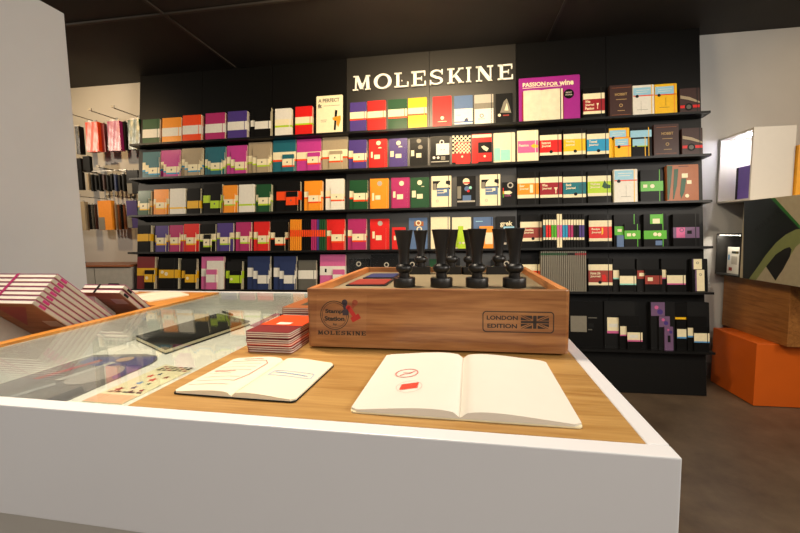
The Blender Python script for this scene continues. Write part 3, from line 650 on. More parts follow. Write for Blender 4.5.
nb(4, E2, 592, 768, 66, 'pink', [(147, 210, 'white')], n=1, strap=None, prints=[('r', 625, 165, 638, 190, 'charcoal')], desc='large pink notebook with numbered white band')
put(4, E2, 680, 762, 170, 'pink', [(205, 262, 'white')], t=.012, d0=.037, desc='small pink notebook beside the wooden box corner')
for i, (x0, x1, tp, ds) in enumerate(((75, 232, 110, [(150, 152)]), (246, 458, 76, [(372, 158)]), (482, 620, 108, [(578, 155)]))):
    r = put(4, E7, x0, x1, tp, 'charcoal', kind='box set', t=.03, d0=.006, strap=None, prints=[('o', a, c, 20, 'pale grey') for a, c in ds], cat='package', name='boxed_set', desc=('small', 'large', 'narrow')[i]+' charcoal boxed set in clear wrap with ring sticker')
put(4, E7, 715, 800, 112, 'dark green', kind='box set', t=.03, d0=.006, strap=None, cat='package', name='boxed_set', desc='dark green boxed set seen between the stamps')
put(4, E7, 850, 960, 105, 'charcoal', kind='box set', t=.03, d0=.006, strap=None, cat='package', name='boxed_set', desc='plain charcoal boxed set behind the middle stamps')
put(4, (460, 220, .15), 210, 345, 265, 'charcoal', kind='box set', t=.03, d0=.006, strap=None, prints=[('o', 310, 290, 18, 'pale grey')], cat='package', name='boxed_set', desc='charcoal boxed set behind the rightmost stamps')
journal(4, E3, 5, 166, 108, 155, 205, 280, 300, 'orange', 'Film Journal', 30)
seq = []; xs = 168; n_ = 24; w_ = (535-168)/n_
for i in range(n_):
    tc_ = 'dark green' if i < 14 else ('charcoal' if i < 18 else 'wine red')
    seq.append((xs, xs+w_, 'mid grey', {'segs': [(64, 82, tc_)], 'desc': 'thin grey notebook spine with '+tc_+' mark'})); xs += w_
spines(4, E3, seq, 48, 346)
journal(4, E3, 548, 738, 106, 155, 203, 299, 322, 'rust', 'Home_Life Journal', 562, extra=[('d', 640, 298, 14, 'charcoal'), ('p', [(655, 240), (680, 235), (690, 260), (690, 290), (660, 290)], 'red')])
def dark_pair(x0, x1, tp, A, C, c1, st, nm):
    nb(4, E4, x0, x1, tp, 'charcoal', None, n=1, strap=None, prints=[('r', A[0], A[1], A[2], A[3], c1)]+([('r', A[0], A[3]-10, A[2], A[3], st)] if st else [('r', A[0]+15, A[1]+18, A[2]-3, A[1]+42, 'cream')]), desc='large charcoal notebook with '+nm+' label')
    put(4, E4, C[0], C[1], C[2], 'black', [(C[3], C[4], c1)]+([(C[4], C[4]+10, st)] if st else []), prints=([] if st else [('r', C[0]+18, C[3]+14, C[0]+55, C[3]+40, 'cream')]), t=.012, d0=.037, desc='small black notebook with '+nm+' band')
dark_pair(22, 180, 100, (22, 183, 72, 248), (72, 190, 175, 225, 280), 'cream', 'mint', 'mint edged cream')
dark_pair(196, 355, 100, (197, 185, 256, 246), (256, 378, 178, 222, 285), 'rust', None, 'rust red')
dark_pair(375, 553, 98, (378, 180, 415, 246), (416, 550, 175, 220, 278), 'cream', 'pink', 'pink edged cream')
nb(4, E4, 592, 710, 100, 'charcoal', None, n=1, strap=None, prints=[('r', 602, 102, 668, 180, 'cream'), ('o', 636, 130, 10, 'mid grey'), ('r', 600, 102, 608, 180, 'lilac')], desc='charcoal notebook with tall cream label at the shelf end')
put(4, E4, 598, 698, 176, 'black', t=.012, d0=.037, strap=None, prints=[('r', 618, 180, 688, 335, 'cream'), ('r', 618, 180, 632, 335, 'lilac'), ('o', 658, 215, 10, 'mid grey')], desc='small black notebook with tall cream label')
# ---- bottom shelf
G5 = (560, 295, .107); G6 = (635, 295, .1125)
nb(5, G5, 72, 408, 60, 'black', None, n=0, strap=None, t=.02, prints=[('r', 98, 195, 250, 344, 'mid grey'), ('r', 262, 208, 345, 218, 'grey'), ('r', 262, 318, 300, 328, 'grey'), ('r', 265, 265, 315, 305, 'charcoal')], desc='very large black folio with square grey label', kind='notebook')
nb(5, G5, 415, 700, 62, 'charcoal', None, n=1, strap=None, prints=[('r', 440, 210, 558, 358, 'cream'), ('r', 440, 335, 558, 358, 'pink'), ('r', 458, 268, 540, 300, 'white')], desc='large charcoal notebook with cream label behind two others')
put(5, G5, 556, 740, 195, 'black', t=.010, d0=.037, strap=None, prints=[('r', 562, 292, 632, 382, 'cream'), ('r', 562, 370, 632, 382, 'pink')], desc='medium black notebook with cream and pink label')
put(5, G5, 632, 772, 292, 'black', [(350, 420, 'cream'), (420, 435, 'pink')], t=.010, d0=.050, prints=[('r', 650, 372, 728, 402, 'white')], desc='small black notebook with cream and pink band')
nb(5, G6, 140, 355, 62, 'charcoal', None, n=1, strap=None, prints=[('r', 141, 64, 265, 186, 'lilac'), ('d', 222, 150, 26, 'purple'), ('d', 190, 110, 18, 'pink')], desc='large charcoal notebook with lilac square print')
put(5, G6, 212, 320, 187, 'charcoal', t=.010, d0=.037, strap=None, prints=[('r', 213, 189, 310, 285, 'lilac'), ('d', 275, 250, 20, 'purple'), ('d', 250, 220, 14, 'pink')], desc='medium charcoal notebook with lilac square print')
put(5, G6, 266, 342, 282, 'lilac', t=.010, d0=.050, strap=None, prints=[('d', 318, 330, 14, 'purple'), ('d', 295, 310, 10, 'pink'), ('r', 290, 360, 315, 420, 'charcoal')], desc='small lilac notebook with purple dot')
nb(5, G6, 356, 462, 66, 'black', None, n=1, strap=None, prints=[('r', 357, 198, 455, 216, 'yellow')], desc='large black notebook with thin yellow stripe')
put(5, G6, 372, 458, 218, 'black', t=.010, d0=.037, strap=None, prints=[('r', 374, 303, 456, 378, 'cream'), ('r', 374, 372, 456, 386, 'sky')], desc='medium black notebook with cream label edged blue')
nb(5, G6, 464, 662, 64, 'charcoal', None, n=1, strap=None, prints=[], desc='large plain charcoal notebook at the shelf end')
put(5, G6, 468, 640, 190, 'black', t=.010, d0=.037, strap=None, prints=[('r', 468, 292, 525, 368, 'cream'), ('r', 468, 362, 525, 376, 'sky')], desc='medium black notebook with cream label under the shelf end')
put(5, G6, 528, 664, 282, 'black', [(340, 412, 'cream'), (412, 424, 'sky')], t=.010, d0=.050, desc='small black notebook with cream band edged sky blue')

# ---- labels: look, shelf and, where look-alikes remain, the order along the shelf
ORD = ['leftmost', 'second', 'third', 'fourth', 'fifth', 'sixth', 'seventh', 'eighth', 'ninth', 'tenth', 'eleventh', 'twelfth', 'thirteenth', 'fourteenth']
NUM = ['', 'one', 'two', 'three', 'four', 'five', 'six', 'seven', 'eight', 'nine', 'ten', 'eleven', 'twelve', 'thirteen', 'fourteen']
grp = {}
for it in REG: grp.setdefault((it[1], it[2], it[4]), []).append(it)
for (desc, row, cp), its in grp.items():
    its.sort(key=lambda q: q[3])
    for i, (o, _, _, x, _) in enumerate(its):
        lab = desc
        if cp: lab = ('rear copy' if cp == 2 else 'copy')+' behind the '+desc
        if len(its) > 1:
            pos = 'leftmost' if i == 0 else ('rightmost' if i == len(its)-1 else (ORD[i]+' from left'))
            tail = ', '+pos+' on the '+ROWN[row]
        else:
            tail = ', on the '+ROWN[row]
        if len((lab+tail).split()) > 16: tail = tail.replace(' on the ', ' ').replace(', '+ROWN[row], ', '+ROWN[row])
        if len((lab+tail).split()) > 16: lab = lab.replace(' band between two sizes', ' band').replace('behind a small one, ', 'with ')
        o['label'] = lab+tail
        o['group'] = o['category']+'s on the '+ROWN[row]
        if '_t' in o: del o['_t']

# ================================================================= COUNTER
MC = Matrix.Rotation(CA, 4, 'Z')
MCi = MC.inverted()
TOP = .95
def cz(x, y, z=TOP): return MCi@at_z(x, y, z)
white_lac = mat('white_lacquer', (226, 224, 226), rough=.35, var=.01, scale=4)
oak = wood('oak_veneer', (156, 112, 54), (188, 146, 84), 'X', rough=.38)
rim_oak = wood('oak_edge', (196, 122, 40), (222, 150, 66), 'Y', rough=.4)
counter = empty('display_counter', MC, 'white counter with oak top and glass-covered well in the foreground', 'counter')
XL, XR, YF, YB = -1.47, .193, .376, 1.325
WX0, WX1, WY0, WY1, WZ = -.935, -.425, .399, 1.297, .873
OX1 = .172; TX0, TX1, TY0, TY1 = -1.42, -.960, .50, 1.03
def part(name, boxes, m, bevel=0, parent=counter):
    b = MB()
    for q in boxes: b.box(*q, m)
    return b.build(name, parent, bevel=bevel)
part('white_border', [(XL, XR, YF, .3985, .80, TOP), (OX1, XR, .3987, YB, .80, TOP), (XL, OX1-.0002, WY1+.0005, YB, .80, TOP), (XL, XL+.018, .3987, WY1, .80, TOP)], white_lac, bevel=.0015)
part('oak_top', [(WX1+.0005, OX1-.0004, .3989, WY1, .925, TOP-.0003)], oak)
part('oak_shelf', [(XL+.0185, TX0, .3989, WY1, .925, TOP-.0003), (TX1, WX0-.0005, .3989, WY1, .90, TOP), (TX0+.0003, TX1-.0003, .3989, TY0, .925, TOP-.0003), (TX0+.0003, TX1-.0003, TY1, WY1, .86, TOP-.0003)], rim_oak)
part('tray', [(TX0, TX1, TY0, TY1, WZ-.01, WZ), ], rim_oak)
part('well', [(WX0, WX1, WY0, WY1, WZ-.012, WZ), (WX0-.0003, WX0+.004, WY0, WY1, WZ+.0002, TOP-.0065), (WX1-.004, WX1+.0003, WY0, WY1, WZ+.0002, TOP-.0065), (WX0+.0042, WX1-.0042, WY1-.004, WY1, WZ+.0002, TOP-.0065), (WX0+.0042, WX1-.0042, WY0, WY0+.003, WZ+.0002, TOP-.0065)], mat('well_paint', (232, 228, 220), rough=.55, var=.01))
part('glass_pane', [(WX0+.0005, WX1-.0005, WY0+.0003, WY1-.0005, TOP-.006, TOP-.0002)], clear('counter_glass', (.96, .985, .97), 1.45, 0, .8))
part('base', [(XL+.04, XR-.04, YF+.06, YB-.04, 0, .80)], mat('base_paint', (190, 184, 176), rough=.6, var=.01))

def flat_poly(mb, pts, z0, z1, m):
    pts = [(p[0], p[1]) for p in pts]
    ar = sum(pts[i][0]*pts[(i+1) % len(pts)][1]-pts[(i+1) % len(pts)][0]*pts[i][1] for i in range(len(pts)))
    if ar < 0: pts = pts[::-1]
    mb.prism(pts, lambda p: (p[0], p[1], z0), lambda p: (p[0], p[1], z1), m)
def loc3(px, z): return [cz(x, y, z) for x, y in px]
# large dark print with rounded corner
z = WZ+.0005
pr = empty('photo_print', MC, 'dark blue and grey photo print with rounded corners under the glass', 'print')
b = MB()
outer = [(-.925, .48), (-.70, .47), (-.712, .735), (-.722, .765), (-.745, .79), (-.79, .80), (-.915, .775)]
flat_poly(b, outer, z, z+.0012, mat('print_grey', (112, 108, 108), rough=.3, coat=.5)); b.build('sheet', pr)
b = MB(); zz = z+.0013
for k_, (pts, c) in enumerate((([(-.90, .76), (-.74, .785), (-.715, .74), (-.71, .64), (-.80, .70), (-.89, .72)], (58, 62, 132)), ([(-.92, .50), (-.86, .50), (-.85, .70), (-.915, .72)], (112, 104, 108)),
    (disc(-.775, .66, .045, .055, 24), (168, 160, 158)), ([(-.885, .62), (-.87, .62), (-.845, .74), (-.86, .745)], (168, 60, 70)), ([(-.84, .50), (-.825, .50), (-.80, .60), (-.815, .61)], (150, 150, 154)),
    (disc(-.80, .755, .018, .018, 16), (196, 160, 140)), ([(-.75, .50), (-.71, .50), (-.71, .58), (-.74, .6)], (60, 64, 72)), ([(-.83, .62), (-.815, .62), (-.80, .73), (-.815, .735)], (190, 186, 184)))):
    flat_poly(b, pts, zz+k_*.0001, zz+.0001+k_*.0001, mat('print_tone_%s' % 'abcdefgh'[k_], c, rough=.3, coat=.5))
b.build('picture', pr)
# illustrated card
cd = empty('illustrated_card', MC, 'cream illustrated card with red and blue figures beside the glass edge', 'card')
b = MB(); Q = loc3([(100, 404), (106, 391), (166, 365), (191, 371), (127, 403)], z)
cq = [(-.674, .545), (-.592, .545), (-.590, .712), (-.676, .738)]
flat_poly(b, cq, z, z+.0012, pm('cream')); b.build('sheet', cd)
b = MB(); e = z+.0013
flat_poly(b, [(-.674, .545), (-.592, .545), (-.592, .578), (-.674, .578)], e, e+.0001, mat('card_peach', (232, 176, 140)))
for i in range(6):
    for j in range(3):
        x = -.666+i*.0125; y = .700+j*.0095
        flat_poly(b, [(x, y), (x+.009, y), (x+.009, y+.006), (x, y+.006)], e+.0001, e+.0002, pm(('charcoal', 'brown', 'wine red')[(i+j) % 3]))
for (x, y, r_, c) in ((-.655, .60, .009, 'rust'), (-.632, .61, .007, 'navy'), (-.641, .632, .008, 'sky'), (-.628, .65, .009, 'red'), (-.61, .665, .007, 'rust'), (-.65, .668, .008, 'red'), (-.618, .63, .005, 'charcoal'), (-.605, .60, .006, 'wine red'), (-.638, .68, .006, 'navy'), (-.622, .592, .007, 'brown')):
    flat_poly(b, [(x+r_*(1 if k_ % 2 else .5)*math.cos(k_*PI/5), y+r_*1.3*(1 if k_ % 2 else .5)*math.sin(k_*PI/5)) for k_ in range(10)], e+.0001, e+.0002, pm(c))
for i in range(5): flat_poly(b, [(-.668+i*.016, .586), (-.658+i*.016, .586), (-.652+i*.014, .592), (-.664+i*.014, .592)], e+.0001, e+.0002, pm('olive'))
b.build('picture', cd)
# black album
al = empty('album', MC@Matrix.Translation((0, 0, 0)), 'black hardcover album with pale page edge lying under the glass', 'album')
q1 = [(-.918, .905), (-.735, .805), (-.697, 1.115), (-.885, 1.215)]
b = MB(); flat_poly(b, q1, z, z+.003, pm('black')); flat_poly(b, q1, z+.011, z+.014, pm('black')); b.build('cover', al)
q2 = [(-.915, .9035), (-.7365, .806), (-.70, 1.11), (-.883, 1.208)]
b = MB(); flat_poly(b, q2, z+.0031, z+.0109, pm('page')); b.build('pages', al)
# open sketch book and pencils under glass
def open_book(name, label, cat, Mt, w, h, t, hump, cover_col, page_col, cw=None, skew=0, rc=.006, group=None):
    """spine along local y at x=0; two pages of w x h"""
    root = empty(name, Mt, label, cat, group)
    b = MB(); c_ = w+.0006
    b.prism(rounded(-c_, c_, -.0006, h+.0006, rc, 5), lambda p: (p[0], p[1], .0002), lambda p: (p[0], p[1], .0018), pm(cover_col)); b.build('cover', root)
    for s in (-1, 1):
        b = MB(); nu, nv = 16, 12; vs = []; fs = []
        def prof(u): return .002+t*(.55+.45*(1-u))*min(1, u*14+.25)+hump*math.sin(PI*min(1, u**.62))**1.1*(1-.35*u)
        for lay in (0, 1):
            for i in range(nu+1):
                u = i/nu
                for j in range(nv+1):
                    v = j/nv; x = w*u; y = h*v
                    # rounded outer corners
                    if u > 1-rc/w:
                        du = (u-(1-rc/w))*w; cut = rc-math.sqrt(max(0, rc*rc-du*du)); y = cut+(h-2*cut)*v
                    vs.append((s*x, y, prof(u) if lay else .0019))
        n1 = (nu+1)*(nv+1)
        idx = lambda l, i, j: l*n1+i*(nv+1)+j
        for i in range(nu):
            for j in range(nv):
                f = (idx(1, i, j), idx(1, i+1, j), idx(1, i+1, j+1), idx(1, i, j+1)); fs.append(f if s > 0 else f[::-1])
                f = (idx(0, i, j), idx(0, i, j+1), idx(0, i+1, j+1), idx(0, i+1, j)); fs.append(f if s > 0 else f[::-1])
        for i in range(nu):
            f = (idx(0, i, 0), idx(0, i+1, 0), idx(1, i+1, 0), idx(1, i, 0)); fs.append(f if s > 0 else f[::-1])
            f = (idx(0, i, nv), idx(1, i, nv), idx(1, i+1, nv), idx(0, i+1, nv)); fs.append(f if s > 0 else f[::-1])
        for j in range(nv):
            f = (idx(0, nu, j), idx(0, nu, j+1), idx(1, nu, j+1), idx(1, nu, j)); fs.append(f if s > 0 else f[::-1])
            f = (idx(0, 0, j), idx(1, 0, j), idx(1, 0, j+1), idx(0, 0, j+1)); fs.append(f if s > 0 else f[::-1])
        b.add(vs, fs, mat(page_col, (228, 218, 194) if page_col == 'ivory_page' else (222, 216, 204), rough=.7, var=.01), True)
        o = b.build('page_block', root)
        o.modifiers.new('edges', 'EDGE_SPLIT').split_angle = rad(40)
    def surf(x, y):
        u = abs(x)/w
        return .002+t*(.55+.45*(1-u))*min(1, u*14+.25)+hump*math.sin(PI*min(1, u**.62))**1.1*(1-.35*u)
    return root, surf
def frame(O, A):      # matrix: origin O (counter coords), local y towards A
    d = Vector((A[0]-O[0], A[1]-O[1])); a = math.atan2(d.y, d.x)-PI/2
    return MC@Matrix.Translation((O[0], O[1], O[2]))@Matrix.Rotation(a, 4, 'Z')
open_book('sketchbook', 'open blank sketchbook under the far end of the glass', 'sketchbook', MC@Matrix.Translation((-.565, 1.075, WZ+.0005))@Matrix.Rotation(rad(6), 4, 'Z'), .085, .19, .006, .006, 'cream', 'white_page')
def rod(name, label, cat, A, B, r, mcol, tipcol):
    A, B = Vector(A), Vector(B); L = (B-A).length
    M = MC@Matrix.Translation(A)@(B-A).to_track_quat('Z', 'Y').to_matrix().to_4x4()
    root = empty(name, M, label, cat)
    b = MB(); b.lathe([(r, 0), (r, L*.86)], pm(mcol), 8); b.build('barrel', root)
    b = MB(); b.lathe([(r, L*.8605), (r*.15, L)], pm(tipcol), 8); b.build('tip', root)
rod('pencil', 'black pencil lying in the far left corner under the glass', 'pencil', (-.912, 1.282, WZ+.0055), (-.835, 1.232, WZ+.0055), .0045, 'black', 'rust')
rod('pencil', 'black pencil lying on the sketchbook under the glass', 'pencil', (-.625, 1.18, WZ+.0195), (-.60, 1.25, WZ+.0195), .0045, 'black', 'rust')
mg = empty('notebook', MC, 'narrow magenta notebook lying between album and sketchbook under glass', 'notebook')
b = MB(); flat_poly(b, [(-.688, 1.10), (-.668, 1.095), (-.672, 1.28), (-.70, 1.285)], WZ+.0005, WZ+.004, pm('magenta')); b.build('cover', mg)

# ---- open notebooks on the oak
O = (-.305, .436, TOP); bk, sf = open_book('open_notebook', 'small open notebook with red and blue handwriting on the oak', 'notebook', frame(O, (-.3025, .577)), .0885, .140, .0035, .0045, 'charcoal', 'ivory_page')
inkr = mat('red_ink', (205, 90, 84), rough=.6); inkb = mat('blue_ink', (130, 165, 205), rough=.6)
def ink_line(b, pts, sf, m, wd=.0005):
    for (x0, y0), (x1, y1) in zip(pts, pts[1:]):
        n = max(1, int(math.hypot(x1-x0, y1-y0)/.006)); dx, dy = x1-x0, y1-y0; l = math.hypot(dx, dy) or 1; nx, ny = -dy/l*wd, dx/l*wd
        for i in range(n):
            a, c = i/n, (i+1)/n; P0 = (x0+dx*a, y0+dy*a); P1 = (x0+dx*c, y0+dy*c)
            z0_, z1_ = sf(*P0)+.0006, sf(*P1)+.0006
            b.add([(P0[0]-nx, P0[1]-ny, z0_), (P1[0]-nx, P1[1]-ny, z1_), (P1[0]+nx, P1[1]+ny, z1_), (P0[0]+nx, P0[1]+ny, z0_)], [(0, 1, 2, 3)], m)
b = MB()
for i in range(7):
    y = .022+i*.014; ink_line(b, [(-.082+.003*math.sin(i), y), (-.045, y+.001), (-.02 if i not in (3,) else -.05, y)], sf, mat('pink_ink', (226, 168, 160), rough=.6), .0006)
random.seed(3)
for (xa, xb, y) in ((-.065, -.03, .128), (-.078, -.045, .072)):
    x = xa
    while x < xb: ink_line(b, [(x, y), (x+.0015, y+.003), (x+.003, y)], sf, inkr, .0006); x += .0035
ink_line(b, [(-.08, .118), (-.02, .121), (-.012, .11), (-.013, .06), (-.02, .035)], sf, inkr, .0007)
b.build('writing', bk, M=None)
b = MB()
ink_line(b, [(.018, .082), (.078, .086), (.080, .068), (.016, .063), (.018, .082)], sf, mat('pale_blue_ink', (170, 190, 215)), .0007)
x = .022
while x < .07: ink_line(b, [(x, .074), (x+.0015, .0765), (x+.003, .0735)], sf, inkb, .0008); x += .0036
b.build('drawing', bk)
O = (-.010, .4195, TOP); bk2, sf2 = open_book('open_notebook', 'large open blank notebook with two red stamp marks in front of the box', 'notebook', frame(O, (-.0095, .625)), .129, .209, .004, .0065, 'cream', 'white_page')
b = MB()
def ell(cx, cy, rx, ry, rot=0, n=28, a0=0, a1=2*PI): 
    return [(cx+rx*math.cos(a0+(a1-a0)*i/n)*math.cos(rot)-ry*math.sin(a0+(a1-a0)*i/n)*math.sin(rot), cy+rx*math.cos(a0+(a1-a0)*i/n)*math.sin(rot)+ry*math.sin(a0+(a1-a0)*i/n)*math.cos(rot)) for i in range(n+1)]
ink_line(b, ell(-.079, .113, .016, .016, .2), sf2, inkr, .0008)
ink_line(b, [(-.088, .103), (-.082, .110), (-.074, .111), (-.068, .121)], sf2, inkr, .0008)
ink_line(b, [(-.085, .115), (-.07, .116)], sf2, inkr, .0006)
b.build('stamp_mark', bk2)
b = MB()
ink_line(b, ell(-.068, .063, .017, .019), sf2, mat('pink_ink', (226, 168, 160)), .0003)
for k_ in range(14):
    y = .053+k_*.0013; ink_line(b, [(-.079+.0008*math.sin(k_*2), y), (-.057+.0008*math.cos(k_*2), y+.006)], sf2, mat('bright_red_ink', (226, 62, 40), rough=.6), .00085)
b.build('stamp_mark', bk2)

# ---- piles of pocket notebooks left of the box
def flat_notebook(Mt, w, h, t, col, label, group, extra=None):
    root = empty('pocket_notebook', Mt, label, 'notebook', group)
    b = MB(); pts = rounded(0, w, 0, h, .005, 3)
    for (a, c) in ((0, .0006), (t-.0006, t)): b.prism(pts, lambda p: (p[0], p[1], a), lambda p: (p[0], p[1], c), pm(col))
    b.box(0, .0006, .004, h-.004, .0006, t-.0006, pm(col)); b.build('cover', root)
    p = MB(); p.prism(rounded(.0008, w-.0008, .0008, h-.0008, .005, 3), lambda p: (p[0], p[1], .0008), lambda p: (p[0], p[1], t-.0008), mat('thin_pages', (218, 208, 190), rough=.8)); p.build('pages', root)
    if extra: extra(root, t)
    return root
random.seed(5)
cols = ['wine red', 'dark red', 'wine red', 'orange', 'wine red', 'dark red', 'rust', 'wine red', 'dark red']
z0 = TOP+.0002
def top_extra(root, t):
    b = MB(); b.box(.0005, .0875, .052, .139, t+.0001, t+.0003, pm('orange')); b.build('cover_print', root)
    b = MB(); b.box(.03, .058, .058, .075, t+.0004, t+.0006, pm('white')); b.build('price_sticker', root)
names9 = ['bottom', 'second from bottom', 'third from bottom', 'fourth from bottom', 'fifth from bottom', 'fourth from top', 'third from top', 'second from top', 'topmost']
for i, c in enumerate(cols):
    gap = .0014 if i in (3, 6) else .0002
    z0 += gap
    dx = random.uniform(-.001, .001)+(.0 if i < 3 else -.002)
    Mt = MC@Matrix.Translation((-.399+dx, .622+random.uniform(-.001, .001), z0))@Matrix.Rotation(rad(random.uniform(-.8, .8)), 4, 'Z')
    flat_notebook(Mt, .088, .140, .0038, c, ('thin '+c+' notebook, '+names9[i]+' in the near pile by the box') if i < 8 else 'red and orange notebook with white sticker topping the near pile', 'notebooks in the near pile', top_extra if i == 8 else None)
    z0 += .0038
z0 = TOP+.0002
cols2 = ['wine red', 'orange', 'wine red', 'rust', 'taupe', 'taupe', 'grey', 'rust', 'wine red', 'copper', 'copper']
nm2 = ['bottom', 'second from bottom', 'third from bottom', 'fourth from bottom', 'fifth from bottom', 'middle', 'fifth from top', 'fourth from top', 'third from top', 'second from top', 'topmost']
P = cz(284, 318, .985)
for i, c in enumerate(cols2):
    z0 += .0012 if i in (4, 8) else .0002
    Mt = MC@Matrix.Translation((-.412+.0+random.uniform(-.001, .001), .785, z0))@Matrix.Rotation(rad(random.uniform(-.8, .8)), 4, 'Z')
    def far_extra(root, t):
        b = MB(); b.box(.03, .0875, .03, .10, t+.0001, t+.0003, pm('olive')); b.box(.045, .075, .05, .075, t+.0004, t+.0005, pm('white')); b.build('cover_print', root)
    flat_notebook(Mt, .088, .140, .0042, c, 'thin '+c+' notebook, '+nm2[i]+' in the far pile', 'notebooks in the far pile', far_extra if i == 10 else None)
    z0 += .0042

# ---- slanted stacks in the oak tray
LD = Vector((0, -.72, .694)).normalized()          # up the slanted edge
ND = Vector((0, .694, .72)).normalized()           # from one to the next
def slanted(T, L, w, t, label, group, pinkx=True, dark=False):
    """T = upper right corner of the under face in counter coordinates"""
    R = Matrix((( -1, 0, 0), (0, -LD.y, ND.y), (0, -LD.z, ND.z))).to_4x4()
    # local axes: x -> left (-1,0,0), y -> down the slope, z -> stacking normal
    M = MC@Matrix.Translation(T)@R
    root = empty('boxed_notebook', M, label, 'notebook', group)
    spine = mat('grey_spine_board', (168, 158, 140), rough=.6, var=.04)
    under = wood('kraft_board', (118, 84, 62), (150, 110, 82), 'X', rough=.7)
    b = MB(); b.box(0, w, 0, L, 0, .0018, under); b.box(0, w, 0, L, t-.0018, t, mat('grape_cover', (150, 44, 100), rough=.4)); b.box(0, .0022, 0, L, .0018, t-.0018, spine)
    b.build('cover', root, bevel=.0006)
    b = MB(); b.box(.0022, w-.002, .0012, L-.002, .0018, t-.0018, mat('page_edge', (232, 226, 214), rough=.75)); b.build('pages', root)
    b = MB(); b.box(-.0005, -.0001, .014, .032, .003, t-.003, pm('charcoal' if dark else 'magenta')); b.box(-.0004, -.0001, .060, .150, t*.42, t*.5, pm('pale grey')); b.build('spine_label', root)
    return root
ords = ['lowest', 'second lowest', 'third lowest', 'middle', 'third highest', 'second highest', 'highest']
T0 = Vector((-.979, .700, 1.014))
for i in range(7):
    T = T0+ND*(i*.0127)
    r = slanted(T, .201, .19, .0123, 'grey notebook with pink spine label, '+ords[i]+' in the slanted left stack', 'notebooks in the slanted stack')
    if i == 0:
        b = MB(); b.add([(.03, .012, -.0004), (.12, .012, -.0004), (.12, .10, -.0004)], [(0, 1, 2)], mat('dark_red_triangle', (120, 30, 40))); b.build('cover_print', r)
        b = MB(); b.box(.008, .05, .075, .10, -.0006, -.0001, mat('grey_sticker', (168, 158, 150))); b.build('price_sticker', r)
    if i in (0, 1, 2, 3, 4, 5, 6):
        b = MB(); b.box(.112, .120, -.0008, -.0001, 0, .0123, pm('magenta')); b.build('elastic_band', r)
# stand carrying the stack, at its outer end
st = empty('display_stand', MC, 'pale stand propping up the slanted stack of pink labelled notebooks', 'stand')
b = MB(); Pa = T0; Pbm = T0-LD*.203
b.add([(-1.165, Pa.y+.01, Pa.z-.012), (-1.165, Pbm.y, WZ+.0003), (-1.165, Pa.y+.01, WZ+.0003), (-1.135, Pa.y+.01, Pa.z-.012), (-1.135, Pbm.y, WZ+.0003), (-1.135, Pa.y+.01, WZ+.0003)],
      [(0, 2, 1), (3, 4, 5), (0, 1, 4, 3), (1, 2, 5, 4), (2, 0, 3, 5)], pm('pale grey')); b.build('wedge', st)
Bq = cz(141, 308.5); 
T1 = MCi@on_plane(121.8, 293.3, MC@Bq, MC.to_3x3()@Vector((1, 0, 0)))
T1 = Vector((-.975, T1.y, T1.z))
for i in range(2):
    T = T1+ND*(i*.0165)+Vector((.001*i, 0, 0))
    r = slanted(T, .138, .14, .0135, ('lower' if i == 0 else 'upper')+' brown notebook with black elastic in the slanted pair of notebooks', 'notebooks in the slanted pair', dark=True)
    b = MB(); b.box(.083, .089, -.001, -.0001, -.0002, .0137, pm('strap black')); b.box(.083, .089, -.001, .11, .0136, .0142, pm('strap black')); b.build('elastic_band', r)
    if i == 0:
        b = MB(); b.box(.012, .055, .03, .055, -.0006, -.0001, mat('grey_sticker', (168, 158, 150))); b.build('price_sticker', r)
    if i == 1:
        b = MB(); b.box(.03, .065, .002, .012, .0145, .021, pm('strap black')); b.build('pen_clip', r, bevel=.002)
st2 = empty('display_stand', MC, 'pale block under the slanted pair of brown notebooks', 'stand')
b = MB(); Pbm = T1-LD*.10
b.add([(-1.10, T1.y+.01, T1.z-.012), (-1.10, Pbm.y, Pbm.z-.004), (-1.10, Pbm.y, WZ+.0003), (-1.10, T1.y+.01, WZ+.0003), (-1.07, T1.y+.01, T1.z-.012), (-1.07, Pbm.y, Pbm.z-.004), (-1.07, Pbm.y, WZ+.0003), (-1.07, T1.y+.01, WZ+.0003)],
      [(0, 3, 2, 1), (4, 5, 6, 7), (0, 1, 5, 4), (1, 2, 6, 5), (2, 3, 7, 6), (3, 0, 4, 7)], pm('pale grey')); b.build('block', st2)
# open notebook lying on the far left oak
open_book('open_notebook', 'open cream notebook lying on the oak at the far left end', 'notebook', MC@Matrix.Translation((-1.13, 1.10, TOP))@Matrix.Rotation(rad(-14), 4, 'Z'), .10, .15, .004, .006, 'cream', 'ivory_page')
open_book('open_notebook', 'open cream notebook behind the brown pair, partly hidden', 'notebook', MC@Matrix.Translation((-1.34, 1.13, TOP))@Matrix.Rotation(rad(4), 4, 'Z'), .085, .14, .004, .006, 'cream', 'ivory_page')

# ================================================================= STAMP BOX
MBX = Matrix.Rotation(BA, 4, 'Z')
MBi = MBX.inverted()
bw0, bw1, bd0, bd1, bz0, bz1 = -.281, .180, .665, 1.115, TOP+.0035, 1.0622
boxw = wood('cherry_wood', (124, 74, 38), (172, 120, 72), 'X', rough=.35, coat=.1)
boxe = wood('cherry_edge', (190, 118, 60), (220, 150, 90), 'X', rough=.4)
bxo = empty('stamp_box', MBX, 'large open reddish wooden box printed Stamp Station on the oak counter', 'box')
th = .013
b = MB(); b.prism([(bw0+.006, bd0), (bw1-.006, bd0), (bw1-.0018, bd0+.0018), (bw1, bd0+.006), (bw1, bd0+th), (bw0, bd0+th), (bw0, bd0+.006), (bw0+.0018, bd0+.0018)], lambda p: (p[0], p[1], bz0), lambda p: (p[0], p[1], bz1), boxw); b.build('front_board', bxo, bevel=.0012)
b = MB(); b.box(bw0, bw1, bd1-th, bd1, bz0, bz1, boxw); b.build('back_board', bxo, bevel=.0012)
